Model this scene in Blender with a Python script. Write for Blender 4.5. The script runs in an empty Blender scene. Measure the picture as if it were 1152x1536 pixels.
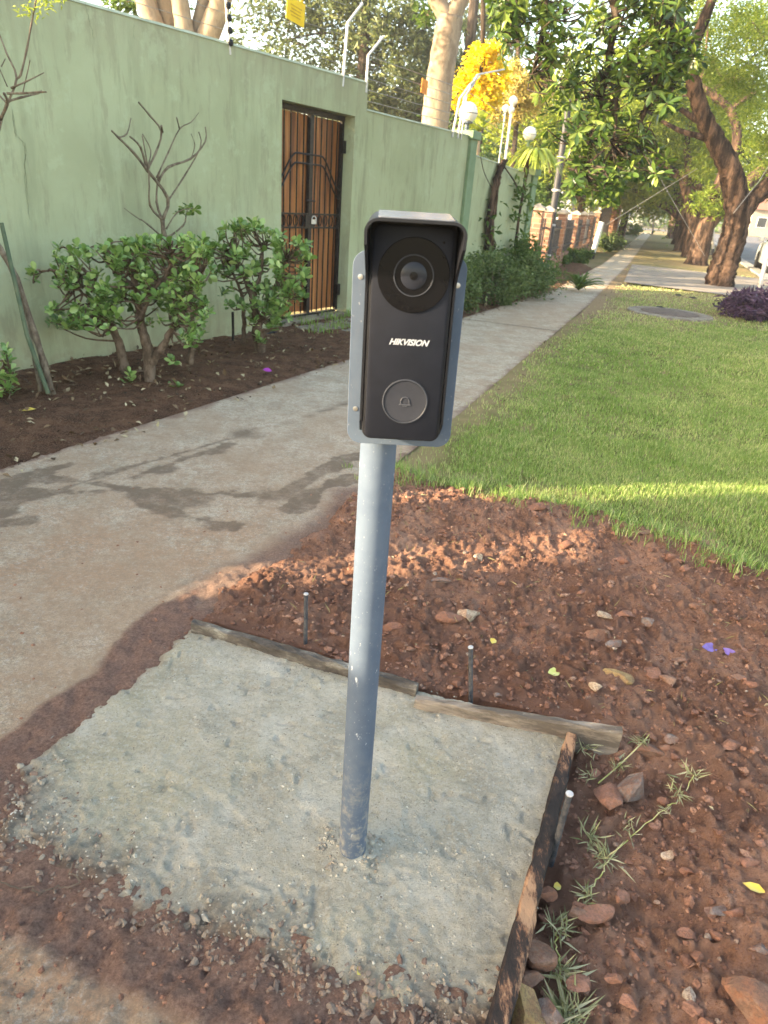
import bpy, bmesh, math, random
import numpy as np
from mathutils import Vector, Matrix
rng = np.random.default_rng(7); random.seed(7)
S = bpy.context.scene
COL = S.collection
# ------------------------------------------------------------------ camera
CH, CF = 1.3, 1020.0
_p, _r = math.radians(24.97), math.radians(4.55)
_f = np.array([0, math.cos(_p), -math.sin(_p)])
_R0 = np.array([1., 0, 0]); _U0 = np.array([0, math.sin(_p), math.cos(_p)])
_R = _R0*math.cos(_r)+_U0*math.sin(_r); _U = _U0*math.cos(_r)-_R0*math.sin(_r)
cam = bpy.data.cameras.new('camera'); camo = bpy.data.objects.new('camera', cam); COL.objects.link(camo)
cam.sensor_fit = 'VERTICAL'; cam.sensor_height = 36; cam.lens = 36*CF/1536
cam.clip_start = 0.02; cam.clip_end = 2000
camo.matrix_world = Matrix([[_R[i], _U[i], -_f[i], (0, 0, CH)[i]] for i in range(3)]+[[0, 0, 0, 1]])
cam.dof.use_dof = True; cam.dof.focus_distance = 1.65; cam.dof.aperture_fstop = 8
S.camera = camo
# ------------------------------------------------------------------ light
SUN_EL = math.radians(16.5); SX, SY = -0.952, -0.306
w = bpy.data.worlds.new('World'); S.world = w; w.use_nodes = True
nt = w.node_tree; bg = nt.nodes['Background']
sky = nt.nodes.new('ShaderNodeTexSky'); sky.sky_type = 'NISHITA'; sky.sun_disc = False
sky.sun_elevation = SUN_EL; sky.sun_rotation = math.atan2(SX, SY); sky.dust_density = 2.0; sky.air_density = 1.0; sky.ozone_density = 1.0
nt.links.new(sky.outputs[0], bg.inputs[0]); bg.inputs[1].default_value = 0.15
sun = bpy.data.lights.new('sun', 'SUN'); sun.energy = 3.5; sun.angle = math.radians(0.5); sun.color = (1, .88, .70)
suno = bpy.data.objects.new('sun', sun); COL.objects.link(suno)
suno.rotation_euler = Vector((-SX*math.cos(SUN_EL), -SY*math.cos(SUN_EL), -math.sin(SUN_EL))).to_track_quat('-Z', 'Y').to_euler()
S.render.engine = 'CYCLES'; S.cycles.use_denoising = True
S.view_settings.view_transform = 'Standard'; S.view_settings.look = 'None'; S.view_settings.gamma = 1
S.view_settings.exposure = 2.78
S.view_settings.use_white_balance = True; S.view_settings.white_balance_temperature = 7850; S.view_settings.white_balance_tint = 10
# ------------------------------------------------------------------ pixel helpers: real positions read off the photograph
def ray(x, y): return _f+_R*(x-576)/CF-_U*(y-768)/CF
def G(x, y, z=0.):
    d = ray(x, y); return np.array([0, 0, CH])+d*((z-CH)/d[2])
def D(x, y, Y):
    d = ray(x, y); return np.array([0, 0, CH])+d*(Y/d[1])
# ------------------------------------------------------------------ noise
def _h(ix, iy, s):
    n = (ix.astype(np.int64)*374761393+iy.astype(np.int64)*668265263+s*1442695041) & 0xffffffff
    n = ((n ^ (n >> 13))*1274126177) & 0xffffffff
    return ((n ^ (n >> 16)) & 0xffff)/65535.
def vnoise(x, y, s=0):
    ix = np.floor(x); iy = np.floor(y); fx = x-ix; fy = y-iy
    fx = fx*fx*(3-2*fx); fy = fy*fy*(3-2*fy)
    a = _h(ix, iy, s); b = _h(ix+1, iy, s); c = _h(ix, iy+1, s); d = _h(ix+1, iy+1, s)
    return (a*(1-fx)+b*fx)*(1-fy)+(c*(1-fx)+d*fx)*fy
def fbm(x, y, s=0, o=4, g=.5):
    t = 0; a = 1; n = 0
    for k in range(o):
        t = t+a*vnoise(x, y, s+k*17); n += a; a *= g; x = x*2.03+5.1; y = y*2.03+1.7
    return t/n*2-1
def sstep(a, b, x):
    t = np.clip((x-a)/(b-a), 0, 1); return t*t*(3-2*t)
def inpoly(x, y, P):
    P = np.asarray(P); c = np.zeros(x.shape, bool); n = len(P)
    for i in range(n):
        x0, y0 = P[i][:2]; x1, y1 = P[i-1][:2]
        if y0 == y1: continue
        c ^= ((y0 > y) != (y1 > y)) & (x < (x1-x0)*(y-y0)/(y1-y0)+x0)
    return c
def pdist(x, y, P, closed=True):
    P = np.asarray(P); d = np.full(x.shape, 1e9)
    for i in range(0 if closed else 1, len(P)):
        a = P[i-1][:2]; b = P[i][:2]; ab = b-a; L = max(ab@ab, 1e-12)
        t = np.clip(((x-a[0])*ab[0]+(y-a[1])*ab[1])/L, 0, 1)
        d = np.minimum(d, np.hypot(x-a[0]-t*ab[0], y-a[1]-t*ab[1]))
    return d
def sdist(x, y, P):      # negative inside
    d = pdist(x, y, P); return np.where(inpoly(x, y, P), -d, d)
# ------------------------------------------------------------------ objects
def empty(name, loc, label, cat, group=None):
    o = bpy.data.objects.new(name, None); o.location = tuple(loc); o.empty_display_size = .1; COL.objects.link(o)
    o['label'] = label; o['category'] = cat
    if group: o['group'] = group
    return o
def wloc(o):
    v = Vector((0, 0, 0))
    while o is not None: v = v+o.location; o = o.parent
    return v
def link(name, me, mat, parent=None, loc=None, kind=None):
    o = bpy.data.objects.new(name, me); COL.objects.link(o)
    if mat is not None and not me.materials: me.materials.append(mat)
    if parent is not None: o.parent = parent
    if loc is not None: o.location = loc
    if kind: o['kind'] = kind
    return o
def tag(o, label, cat, group=None):
    o['label'] = label; o['category'] = cat
    if group: o['group'] = group
    return o
def npmesh(name, V, F, attrs=None, fattrs=None, smooth=False):
    V = np.asarray(V, np.float32); F = np.asarray(F, np.int32)
    me = bpy.data.meshes.new(name); n, k = F.shape
    me.vertices.add(len(V)); me.vertices.foreach_set('co', V.ravel())
    me.loops.add(n*k); me.loops.foreach_set('vertex_index', F.ravel())
    me.polygons.add(n); me.polygons.foreach_set('loop_start', np.arange(0, n*k, k, dtype=np.int32))
    me.update(calc_edges=True)
    me.polygons.foreach_set('use_smooth', np.full(n, smooth, bool))
    for a, v in (attrs or {}).items():
        t = me.attributes.new(a, 'FLOAT', 'POINT'); t.data.foreach_set('value', np.asarray(v, np.float32).ravel())
    for a, v in (fattrs or {}).items():
        t = me.attributes.new(a, 'FLOAT', 'FACE'); t.data.foreach_set('value', np.asarray(v, np.float32).ravel())
    return me
class MB:
    def __init__(s): s.v = []; s.f = []
    def add(s, V, F):
        b = len(s.v); s.v += [tuple(map(float, p)) for p in V]; s.f += [tuple(b+i for i in f) for f in F]; return s
    def hexa(s, P): return s.add(P, [(0, 3, 2, 1), (4, 5, 6, 7), (0, 1, 5, 4), (1, 2, 6, 5), (2, 3, 7, 6), (3, 0, 4, 7)])
    def box(s, c, h, fr=None):
        c = np.asarray(c, float); X, Y, Z = fr if fr is not None else np.eye(3)
        X, Y, Z = [np.asarray(a, float) for a in (X, Y, Z)]
        q = [c+X*a*h[0]+Y*b*h[1]+Z*d*h[2] for d in (-1, 1) for a, b in ((-1, -1), (1, -1), (1, 1), (-1, 1))]
        return s.hexa(q)
    def tube(s, P, R, n=8, cap=True, wob=0.):
        P = [np.asarray(p, float) for p in P]; R = R if hasattr(R, '__len__') else [R]*len(P)
        V = []; ref = None
        for i, p in enumerate(P):
            t = P[min(i+1, len(P)-1)]-P[max(i-1, 0)]; t = t/(np.linalg.norm(t)+1e-12)
            if ref is None: ref = np.array([1., 0, 0]) if abs(t[0]) < .8 else np.array([0, 1., 0])
            a = ref-t*(ref@t); a = a/np.linalg.norm(a); b = np.cross(t, a); ref = a
            for k in range(n):
                an = 2*math.pi*k/n; rr = R[i]*(1+wob*(random.random()-.5)*2 if wob else 1)
                V.append(p+rr*(a*math.cos(an)+b*math.sin(an)))
        F = [(i*n+k, i*n+(k+1) % n, (i+1)*n+(k+1) % n, (i+1)*n+k) for i in range(len(P)-1) for k in range(n)]
        if cap: F += [tuple(range(n-1, -1, -1)), tuple((len(P)-1)*n+k for k in range(n))]
        return s.add(V, F)
    def lathe(s, prof, c, ax=(0, 0, 1), n=16, ring=False):     # prof: (radius, along axis)
        ax = np.asarray(ax, float); ax = ax/np.linalg.norm(ax)
        a = np.cross(ax, [1, 0, 0] if abs(ax[0]) < .8 else [0, 1, 0]); a = a/np.linalg.norm(a); b = np.cross(ax, a)
        V = [np.asarray(c)+ax*h+r*(a*math.cos(2*math.pi*k/n)+b*math.sin(2*math.pi*k/n)) for r, h in prof for k in range(n)]
        F = [(i*n+k, i*n+(k+1) % n, (i+1)*n+(k+1) % n, (i+1)*n+k) for i in range(len(prof)-1) for k in range(n)]
        if ring: m = len(prof)-1; F += [(m*n+k, m*n+(k+1) % n, (k+1) % n, k) for k in range(n)]
        if prof[0][0] > 1e-5 and not ring: F.append(tuple(range(n-1, -1, -1)))
        if prof[-1][0] > 1e-5 and not ring: F.append(tuple((len(prof)-1)*n+k for k in range(n)))
        return s.add(V, F)
    def prism(s, poly, fn, d0, d1):                # poly in 2D, fn(u, v, d) -> world
        n = len(poly)
        V = [fn(u, v, d0) for u, v in poly]+[fn(u, v, d1) for u, v in poly]
        F = [tuple(range(n-1, -1, -1)), tuple(range(n, 2*n))]+[(i, (i+1) % n, n+(i+1) % n, n+i) for i in range(n)]
        return s.add(V, F)
    def build(s, name, mat, parent=None, kind=None, smooth=False, bevel=0., fix=True):
        me = bpy.data.meshes.new(name); me.from_pydata(s.v, [], s.f); me.update()
        off = wloc(parent) if parent is not None else Vector((0, 0, 0))
        bm = bmesh.new(); bm.from_mesh(me)
        if parent is not None: bmesh.ops.translate(bm, verts=bm.verts, vec=-off)
        if fix: bmesh.ops.recalc_face_normals(bm, faces=bm.faces)
        if bevel: bmesh.ops.bevel(bm, geom=list(bm.edges), offset=bevel, segments=2, affect='EDGES', profile=.5)
        bm.to_mesh(me); bm.free()
        if smooth:
            me.polygons.foreach_set('use_smooth', [True]*len(me.polygons))
            if smooth == 'auto': me.set_sharp_from_angle(angle=math.radians(40))
        return link(name, me, mat, parent, kind=kind)
# ------------------------------------------------------------------ materials
class NT:
    def __init__(s, name):
        s.m = bpy.data.materials.new(name); s.m.use_nodes = True; s.t = s.m.node_tree
        s.b = s.t.nodes['Principled BSDF']; s.out = s.t.nodes['Material Output']
    def n(s, typ, **kw):
        x = s.t.nodes.new(typ)
        for k, v in kw.items(): setattr(x, k, v)
        return x
    def l(s, a, b): s.t.links.new(a, b)
    def pos(s, sc=(1, 1, 1), obj=False):
        src = s.n('ShaderNodeTexCoord').outputs['Object'] if obj else s.n('ShaderNodeNewGeometry').outputs['Position']
        mp = s.n('ShaderNodeMapping'); mp.inputs['Scale'].default_value = sc; s.l(src, mp.inputs[0]); return mp.outputs[0]
    def noise(s, scale, detail=5, rough=.6, sc=(1, 1, 1), obj=False, vec=None, k=2.4):
        x = s.n('ShaderNodeTexNoise'); x.inputs['Scale'].default_value = scale; x.inputs['Detail'].default_value = detail; x.inputs['Roughness'].default_value = rough
        s.l(vec if vec is not None else s.pos(sc, obj), x.inputs['Vector']); return s.rng(x.outputs['Fac'], .5-.5/k, .5+.5/k) if k != 1 else x.outputs['Fac']
    def ramp(s, fac, stops):
        x = s.n('ShaderNodeValToRGB'); e = x.color_ramp.elements
        while len(e) < len(stops): e.new(.5)
        for i, (p, c) in enumerate(stops): e[i].position = p; e[i].color = (*c, 1) if len(c) == 3 else c
        s.l(fac, x.inputs[0]); return x.outputs[0]
    def rng(s, fac, a, b, c=0., d=1.):
        x = s.n('ShaderNodeMapRange'); x.inputs[1].default_value = a; x.inputs[2].default_value = b; x.inputs[3].default_value = c; x.inputs[4].default_value = d
        s.l(fac, x.inputs[0]); return x.outputs[0]
    def mix(s, fac, a, b, mode='MIX'):
        x = s.n('ShaderNodeMix', data_type='RGBA', blend_type=mode)
        for i, v in ((0, fac), (6, a), (7, b)):
            if isinstance(v, (int, float)): x.inputs[i].default_value = v
            elif isinstance(v, tuple): x.inputs[i].default_value = (*v, 1)
            else: s.l(v, x.inputs[i])
        return x.outputs[2]
    def math(s, op, a, b=0.):
        x = s.n('ShaderNodeMath', operation=op)
        for i, v in ((0, a), (1, b)):
            if isinstance(v, (int, float)): x.inputs[i].default_value = v
            else: s.l(v, x.inputs[i])
        return x.outputs[0]
    def attr(s, name): return s.n('ShaderNodeAttribute', attribute_name=name).outputs['Fac']
    def bump(s, h, strength=.5, dist=.01):
        x = s.n('ShaderNodeBump'); x.inputs['Strength'].default_value = strength; x.inputs['Distance'].default_value = dist*.55
        s.l(h, x.inputs['Height']); s.l(x.outputs[0], s.b.inputs['Normal'])
    def col(s, c):
        if isinstance(c, tuple): s.b.inputs['Base Color'].default_value = (*c, 1)
        else: s.l(c, s.b.inputs['Base Color'])
    def set(s, rough=.8, metal=0., spec=.3):
        s.b.inputs['Roughness'].default_value = rough; s.b.inputs['Metallic'].default_value = metal; s.b.inputs['Specular IOR Level'].default_value = spec; return s.m
def simple(name, c1, c2=None, scale=20, rough=.7, metal=0., bump=0., spec=.3, sc=(1, 1, 1), obj=True, bscale=None):
    t = NT(name)
    c2 = c2 or tuple(x*.75 for x in c1)
    nz = t.noise(scale, 6, .65, sc, obj)
    t.col(t.ramp(nz, [(.3, c1), (.7, c2)]))
    if bump: t.bump(t.noise(bscale or scale*2, 6, .7, sc, obj), bump, .01)
    return t.set(rough, metal, spec)
def leafmat(name, dark, mid, lite, trans=.35, rough=.5, spec=.25, attr='v', objrand=False):
    t = NT(name)
    fac = t.n('ShaderNodeObjectInfo').outputs['Random'] if objrand else t.attr(attr)
    c = t.ramp(fac, [(0., dark), (.5, mid), (1., lite)]); t.col(c); t.set(rough, 0, spec)
    tr = t.n('ShaderNodeBsdfTranslucent'); t.l(t.mix(.6, c, (.95, 1., .25), 'MULTIPLY'), tr.inputs[0])
    mx = t.n('ShaderNodeMixShader'); mx.inputs[0].default_value = trans
    t.l(t.b.outputs[0], mx.inputs[1]); t.l(tr.outputs[0], mx.inputs[2]); t.l(mx.outputs[0], t.out.inputs[0])
    return t.m

# path concrete with stains of its own
t = NT('path_concrete')
c = t.ramp(t.noise(5, 8, .7), [(.2, (.43, .355, .255)), (.5, (.55, .465, .345)), (.8, (.64, .56, .435))])
c = t.mix(t.rng(t.noise(140, 3, .6), .55, .75, 0, .35), c, (.22, .2, .17))
c = t.mix(t.math('MULTIPLY', t.attr('dust'), t.rng(t.noise(7, 9, .78), .3, .58, .35, 1)), c, (.48, .29, .175))
c = t.mix(t.rng(t.noise(60, 5, .7), .60, .72, 0, .5), c, (.58, .53, .46))
c = t.mix(t.rng(t.noise(200, 4, .8), .52, .64, 0, .5), c, (.22, .18, .14))
c = t.mix(t.rng(t.noise(21, 9, .8), .52, .64, 0, .5), c, (.33, .215, .14))
c = t.mix(t.rng(t.noise(55, 8, .85), .54, .66, 0, .6), c, (.25, .20, .15))
c = t.mix(t.rng(t.noise(1.7, 4, .6), .45, .65, 0, .4), c, (.40, .275, .18))
c = t.mix(t.math('MULTIPLY', t.math('MULTIPLY', t.attr('wet'), t.rng(t.noise(8, 8, .75), .3, .6, .6, 1)), .8), c, (.15, .105, .072))
c = t.mix(t.attr('mud'), c, t.ramp(t.noise(120, 8, .8), [(.2, (.125, .07, .052)), (.5, (.215, .125, .092)), (.85, (.31, .19, .14))]))
t.col(c); t.bump(t.noise(190, 9, .85), 1., .010); M_PATH = t.set(.85, 0, .25)
t = NT('red_soil')
c = t.ramp(t.noise(7, 9, .72), [(.15, (.20, .102, .070)), (.45, (.345, .183, .125)), (.65, (.44, .245, .17)), (.9, (.56, .345, .25))])
c = t.mix(t.rng(t.noise(150, 6, .8), .52, .66, 0, .8), c, (.40, .20, .115))
c = t.mix(t.rng(t.noise(170, 5, .85), .56, .8, 0, .55), c, (.10, .044, .029))
c = t.mix(t.rng(t.noise(45, 7, .8), .58, .85, 0, .45), c, (.13, .06, .04))
c = t.mix(t.rng(t.noise(3.2, 6, .7), .46, .66, 0, .6), c, (.47, .27, .185))
c = t.mix(t.attr('damp'), c, (.18, .085, .056))
t.col(c); t.bump(t.noise(140, 9, .85), 1., .02); M_SOIL = t.set(.92, 0, .15)
t = NT('bed_soil')
c = t.ramp(t.noise(9, 8, .7), [(.2, (.07, .033, .02)), (.5, (.125, .06, .035)), (.8, (.22, .11, .064))])
c = t.mix(t.rng(t.noise(120, 6, .8), .5, .64, 0, .85), c, (.25, .15, .095))
t.col(c); t.bump(t.noise(60, 9, .82), 1., .03); M_BED = t.set(.95, 0, .12)
t = NT('fresh_concrete')
c = t.ramp(t.noise(6, 9, .72), [(.2, (.37, .335, .255)), (.5, (.47, .43, .335)), (.85, (.58, .545, .45))])
c = t.mix(t.rng(t.noise(2.2, 3, .5), .5, .75, 0, .55), c, (.40, .36, .235))
c = t.mix(t.rng(t.noise(150, 7, .9), .50, .85, 0, .75), c, (.20, .18, .14))
c = t.mix(t.rng(t.noise(70, 6, .8), .56, .68, 0, .5), c, (.52, .51, .44))
c = t.mix(t.attr('crumb'), c, t.ramp(t.noise(40, 5, .7), [(.3, (.15, .13, .10)), (.7, (.29, .26, .20))]))
c = t.mix(t.attr('mud'), c, (.135, .075, .05))
c = t.mix(t.rng(t.noise(90, 4, .7), .84, .92, 0, .7), c, (.14, .12, .09))
t.col(c); t.bump(t.noise(210, 8, .85), 1., .009); M_PAD = t.set(.8, 0, .35)
t = NT('lawn_soil')
c = t.ramp(t.noise(4, 8, .7), [(.3, (.12, .13, .04)), (.5, (.18, .18, .065)), (.7, (.25, .21, .095))])
c = t.mix(t.attr('dry'), c, (.30, .21, .12))
t.col(c); t.bump(t.noise(60, 5, .8), .8, .02); M_LAWN = t.set(.95, 0, .1)
M_GROUND = simple('ground_earth', (.16, .15, .06), (.26, .19, .10), .4, .95, obj=False)
M_ROAD = simple('asphalt', (.115, .11, .11), (.17, .165, .16), 3, .9, bump=.3, obj=False, bscale=150)
M_KERB = simple('kerb_concrete', (.36, .34, .31), (.25, .23, .2), 5, .9, bump=.3, obj=False, bscale=80)
# green plaster
t = NT('green_plaster')
c = t.ramp(t.noise(1.3, 6, .6), [(.3, (.315, .345, .21)), (.7, (.35, .385, .24))])
c = t.mix(t.rng(t.noise(2.6, 6, .7, (1.6, 1.6, .22)), .50, .74, 0, .3), c, (.19, .215, .125))
c = t.mix(t.rng(t.noise(11, 5, .7, (1, 1, .18)), .58, .8, 0, .35), c, (.20, .19, .12))
z = t.n('ShaderNodeSeparateXYZ'); t.l(t.n('ShaderNodeNewGeometry').outputs['Position'], z.inputs[0])
c = t.mix(t.math('MULTIPLY', t.rng(z.outputs[2], .0, .45, .6, 0), t.noise(6, 5, .7)), c, (.24, .17, .11))
c = t.mix(t.math('MULTIPLY', t.rng(z.outputs[2], 1.9, 2.3, 0, .75), t.noise(5, 6, .7, (1, 1, .3))), c, (.25, .225, .15))
c = t.mix(t.rng(t.noise(3.3, 7, .75), .62, .75, 0, .3), c, (.40, .46, .30))
t.col(c); t.bump(t.noise(55, 6, .75), .3, .006); M_WALL = t.set(.85, 0, .25)
M_PILLAR = simple('dark_green_paint', (.13, .20, .11), (.17, .245, .145), 4, .7, bump=.15)
M_COPE = simple('coping_plaster', (.38, .42, .30), (.30, .33, .23), 6, .85, bump=.3)
# wood
t = NT('varnished_wood')
oi = t.n('ShaderNodeObjectInfo').outputs['Random']
g = t.noise(14, 7, .6, (1, 1, .09), True)
c = t.ramp(g, [(.25, (.14, .046, .014)), (.5, (.33, .115, .032)), (.85, (.48, .20, .06))])
c = t.mix(t.rng(oi, 0, 1, 0, .45), c, (.16, .055, .02)); t.col(c); t.bump(g, .2, .004); M_WOOD = t.set(.5, 0, .4)
t = NT('burnt_timber')
g = t.noise(11, 9, .78, (1.6, .45, 1.2))
c = t.ramp(g, [(.3, (.014, .010, .009)), (.50, (.032, .020, .015)), (.57, (.13, .06, .034)), (.72, (.36, .20, .11))])
t.col(c); t.bump(g, .8, .01); M_BURNT = t.set(.8, 0, .3)
t = NT('weathered_timber')
g = t.noise(10, 8, .7, (.35, 1.6, 2))
c = t.ramp(g, [(.3, (.10, .08, .062)), (.5, (.185, .15, .118)), (.75, (.27, .225, .175))])
c = t.mix(t.rng(t.noise(12, 8, .78), .68, .95, 0, .75), c, (.31, .295, .245)); t.col(c); t.bump(g, .8, .008); M_TIMBER = t.set(.85, 0, .25)
t = NT('mortar_smeared_timber')
g = t.noise(12, 8, .75, (.5, 1, 1.4))
c = t.ramp(g, [(.2, (.045, .038, .032)), (.5, (.10, .085, .07)), (.68, (.19, .172, .14)), (.9, (.34, .32, .265))]); t.col(c); t.bump(g, .9, .01); M_TIMBER2 = t.set(.85, 0, .25)
M_IRON = simple('black_iron', (.012, .011, .011), (.03, .025, .022), 30, .45, .4, spec=.4)
M_STEEL = simple('rusty_rebar', (.055, .06, .07), (.11, .105, .105), 60, .6, .4, bump=.4)
t = NT('grey_paint')
c = t.ramp(t.noise(20, 5, .6, obj=True), [(.3, (.074, .100, .140)), (.7, (.084, .112, .153))])
c = t.mix(t.rng(t.noise(85, 3, .5, (1, 1, .5), True, k=1), .70, .74, 0, .8), c, (.42, .45, .48))
c = t.mix(t.rng(t.noise(16, 6, .7, (1, 1, .35), True, k=1), .62, .72, 0, .35), c, (.22, .22, .21)); sp_ = t.n('ShaderNodeSeparateXYZ'); t.l(t.n('ShaderNodeNewGeometry').outputs['Position'], sp_.inputs[0])
c = t.mix(t.math('MULTIPLY', t.rng(sp_.outputs[2], .02, .32, 1, 0), t.rng(t.noise(55, 6, .75, k=1), .47, .62, 0, .8)), c, (.33, .30, .24))
c = t.mix(t.rng(t.noise(240, 3, .6, (1, 1, .5), k=1), .66, .72, 0, .7), c, (.30, .31, .32)); c = t.mix(t.rng(t.noise(5, 8, .8, (3, 3, .5), k=1), .54, .7, 0, .3), c, (.15, .15, .15))
t.col(c); t.bump(t.noise(25, 4, .6, obj=True), .06, .005); M_GREY = t.set(.58, 0, .18)
M_BLACK = simple('black_plastic', (.009, .0095, .012), (.012, .0125, .015), 40, .5, bump=.03, spec=.2)
M_FACE = simple('matt_faceplate', (.0085, .0098, .0145), (.010, .0115, .017), 30, .55, bump=.02, spec=.13)
M_GLOSS = simple('gloss_black_glass', (.003, .003, .004), (.004, .004, .005), 10, .22, spec=.14)
M_HOODSHEEN = simple('hood_sky_sheen', (.13, .14, .165), (.10, .11, .13), 25, .25, 0., spec=.5)  # lighter than the black hood, standing in for reflected sky
M_RING = simple('grey_ring', (.034, .038, .048), None, 10, .5, spec=.2)
M_ICON = simple('bell_print', (.06, .065, .078), None, 10, .5)
M_LENS = simple('lens_glass', (.018, .021, .03), None, 10, .25, spec=.2)
M_LOGO = simple('silver_print', (.33, .35, .38), (.28, .30, .33), 10, .4)
M_SCREW = simple('zinc_screw', (.5, .5, .5), None, 30, .35, .9)
M_GALV = simple('galvanised_steel', (.55, .53, .50), (.42, .40, .38), 30, .5, .3)
M_WIRE = simple('steel_wire', (.3, .29, .27), None, 30, .5, .5)
M_YELLOW = simple('yellow_plastic', (.80, .53, .01), (.72, .45, .01), 10, .5)
M_YELLOWD = simple('sign_print', (.62, .36, .01), None, 10, .5)
M_ORANGE = simple('orange_plastic', (.85, .28, .02), (.75, .22, .02), 10, .5)
M_GLOBE = simple('opal_glass', (.78, .72, .64), (.72, .66, .58), 6, .3, spec=.4)
M_POLE = simple('dark_pole', (.028, .03, .035), (.05, .05, .055), 12, .5, 0., sc=(1, 1, .2))
M_CONC = simple('rough_concrete', (.27, .235, .18), (.17, .135, .10), 9, .9, bump=.7, bscale=40)
M_WHITE = simple('white_paint', (.72, .71, .68), (.6, .59, .56), 5, .7)
t = NT('fence_brick')
bt = t.n('ShaderNodeTexBrick'); t.l(t.pos((1, 1, 1), True), bt.inputs[0])
sx = t.n('ShaderNodeSeparateXYZ'); t.l(t.n('ShaderNodeTexCoord').outputs['Object'], sx.inputs[0])
cx = t.n('ShaderNodeCombineXYZ'); t.l(t.math('ADD', sx.outputs[0], sx.outputs[1]), cx.inputs[0]); t.l(sx.outputs[2], cx.inputs[1]); t.l(cx.outputs[0], bt.inputs[0])
bt.inputs['Color1'].default_value = (.21, .11, .08, 1); bt.inputs['Color2'].default_value = (.16, .085, .062, 1); bt.inputs['Mortar'].default_value = (.34, .25, .19, 1)
bt.inputs['Scale'].default_value = 1; bt.inputs['Mortar Size'].default_value = .006; bt.inputs['Brick Width'].default_value = .23; bt.inputs['Row Height'].default_value = .085
c = t.mix(t.rng(t.noise(4, 5, .7), .45, .7, 0, .5), bt.outputs[0], (.45, .25, .15)); t.col(c); t.bump(bt.outputs['Fac'], -.4, .01); M_BRICK = t.set(.9, 0, .2)
M_CAP = simple('mortar_cap', (.38, .33, .27), (.28, .24, .19), 8, .9, bump=.4)
def bark(name, a, b, c3, sc=6, z=.22, bs=.9):
    t = NT(name); g = t.noise(sc, 8, .72, (1, 1, z))
    t.col(t.ramp(g, [(.3, a), (.5, b), (.72, c3)])); t.bump(t.noise(sc*2.2, 7, .8, (1, 1, z)), bs, .05); return t.set(.92, 0, .15)
M_BARK = bark('jacaranda_bark', (.022, .015, .012), (.068, .043, .031), (.165, .10, .068), 8, .16, 1.)
M_PALE = bark('pale_smooth_bark', (.24, .185, .135), (.30, .235, .175), (.19, .145, .11), 2.5, .5, .25)
M_DARKB = bark('dark_bark', (.03, .023, .018), (.065, .048, .036), (.12, .09, .07))
M_JSTEM = bark('jade_stem', (.095, .065, .045), (.15, .105, .072), (.23, .165, .12), 14, .6, .6)
M_TWIG = bark('grey_twig', (.10, .075, .055), (.16, .125, .09), (.22, .18, .13), 30, .5, .4)
L_JADE = leafmat('jade_leaf', (.08, .16, .04), (.16, .29, .07), (.35, .48, .17), .2, .32, .5)
L_JADEO = leafmat('jade_leaf_single', (.08, .16, .04), (.17, .30, .075), (.38, .50, .18), .2, .32, .5, objrand=True)
L_BIG = leafmat('broad_leaf', (.022, .055, .012), (.06, .115, .022), (.20, .27, .06), .38, .35, .5)
L_BIGO = leafmat('broad_leaf_single', (.025, .06, .013), (.07, .13, .025), (.24, .31, .07), .38, .35, .5, objrand=True)
L_JAC = leafmat('feathery_leaf', (.08, .14, .022), (.17, .24, .04), (.32, .36, .07), .5)
L_GREEN = leafmat('green_leaf', (.045, .09, .026), (.09, .16, .045), (.18, .26, .075), .45)
L_BLUEG = leafmat('blue_green_leaf', (.06, .12, .06), (.11, .20, .10), (.2, .3, .15), .45)
L_OLIVE = leafmat('olive_leaf', (.055, .08, .04), (.11, .145, .065), (.26, .28, .12), .4)
L_LIME = leafmat('lime_leaf', (.14, .20, .03), (.26, .33, .05), (.40, .44, .09), .45)
L_YELLOW = leafmat('yellow_blossom', (.70, .46, .02), (.84, .64, .04), (.88, .76, .16), .4)
L_PALM = leafmat('strap_leaf', (.22, .30, .05), (.36, .43, .08), (.5, .54, .15), .4, .4)
L_HEDGE = leafmat('hedge_leaf', (.05, .085, .03), (.105, .16, .055), (.21, .27, .11), .3)
L_PURPLE = leafmat('purple_leaf', (.035, .018, .045), (.075, .04, .085), (.16, .10, .155), .2)
L_GRASS = leafmat('grass_blade', (.14, .235, .048), (.25, .37, .10), (.54, .53, .26), .38, .6, .2)
L_STRAW = leafmat('dry_stalk', (.24, .20, .08), (.34, .30, .13), (.46, .40, .22), .2)
L_LITTER = leafmat('dead_leaf', (.06, .035, .02), (.19, .12, .065), (.50, .42, .26), .1, .7)
M_FLOWER = simple('violet_petal', (.13, .08, .26), (.20, .13, .36), 30, .5)
M_YLEAF = simple('yellow_leaf', (.62, .42, .06), (.5, .42, .12), 25, .5)
M_GLEAF = simple('pale_green_leaf', (.42, .45, .12), (.5, .5, .2), 25, .5)
# pebbles with their own colours
t = NT('pebble'); c = t.ramp(t.attr('v'), [(0, (.165, .08, .054)), (.5, (.30, .15, .10)), (.88, (.40, .22, .145)), (.98, (.36, .24, .17)), (1, (.42, .36, .29))])
c = t.mix(t.rng(t.noise(110, 6, .8), .45, .62, 0, .7), c, (.14, .066, .044)); t.col(c); t.bump(t.noise(200, 5, .8), .8, .006); M_PEB = t.set(.88, 0, .2)
t = NT('grey_pebble'); c = t.ramp(t.attr('v'), [(0, (.15, .09, .065)), (.5, (.22, .18, .135)), (1, (.34, .31, .245))]); t.col(c); t.bump(t.noise(150, 4, .7), .5, .004); M_PEBG = t.set(.85, 0, .25)
t = NT('concrete_grain'); c = t.ramp(t.attr('v'), [(0, (.20, .18, .14)), (.5, (.36, .33, .265)), (1, (.46, .43, .355))]); t.col(c); M_PADG = t.set(.85, 0, .25)
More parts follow.
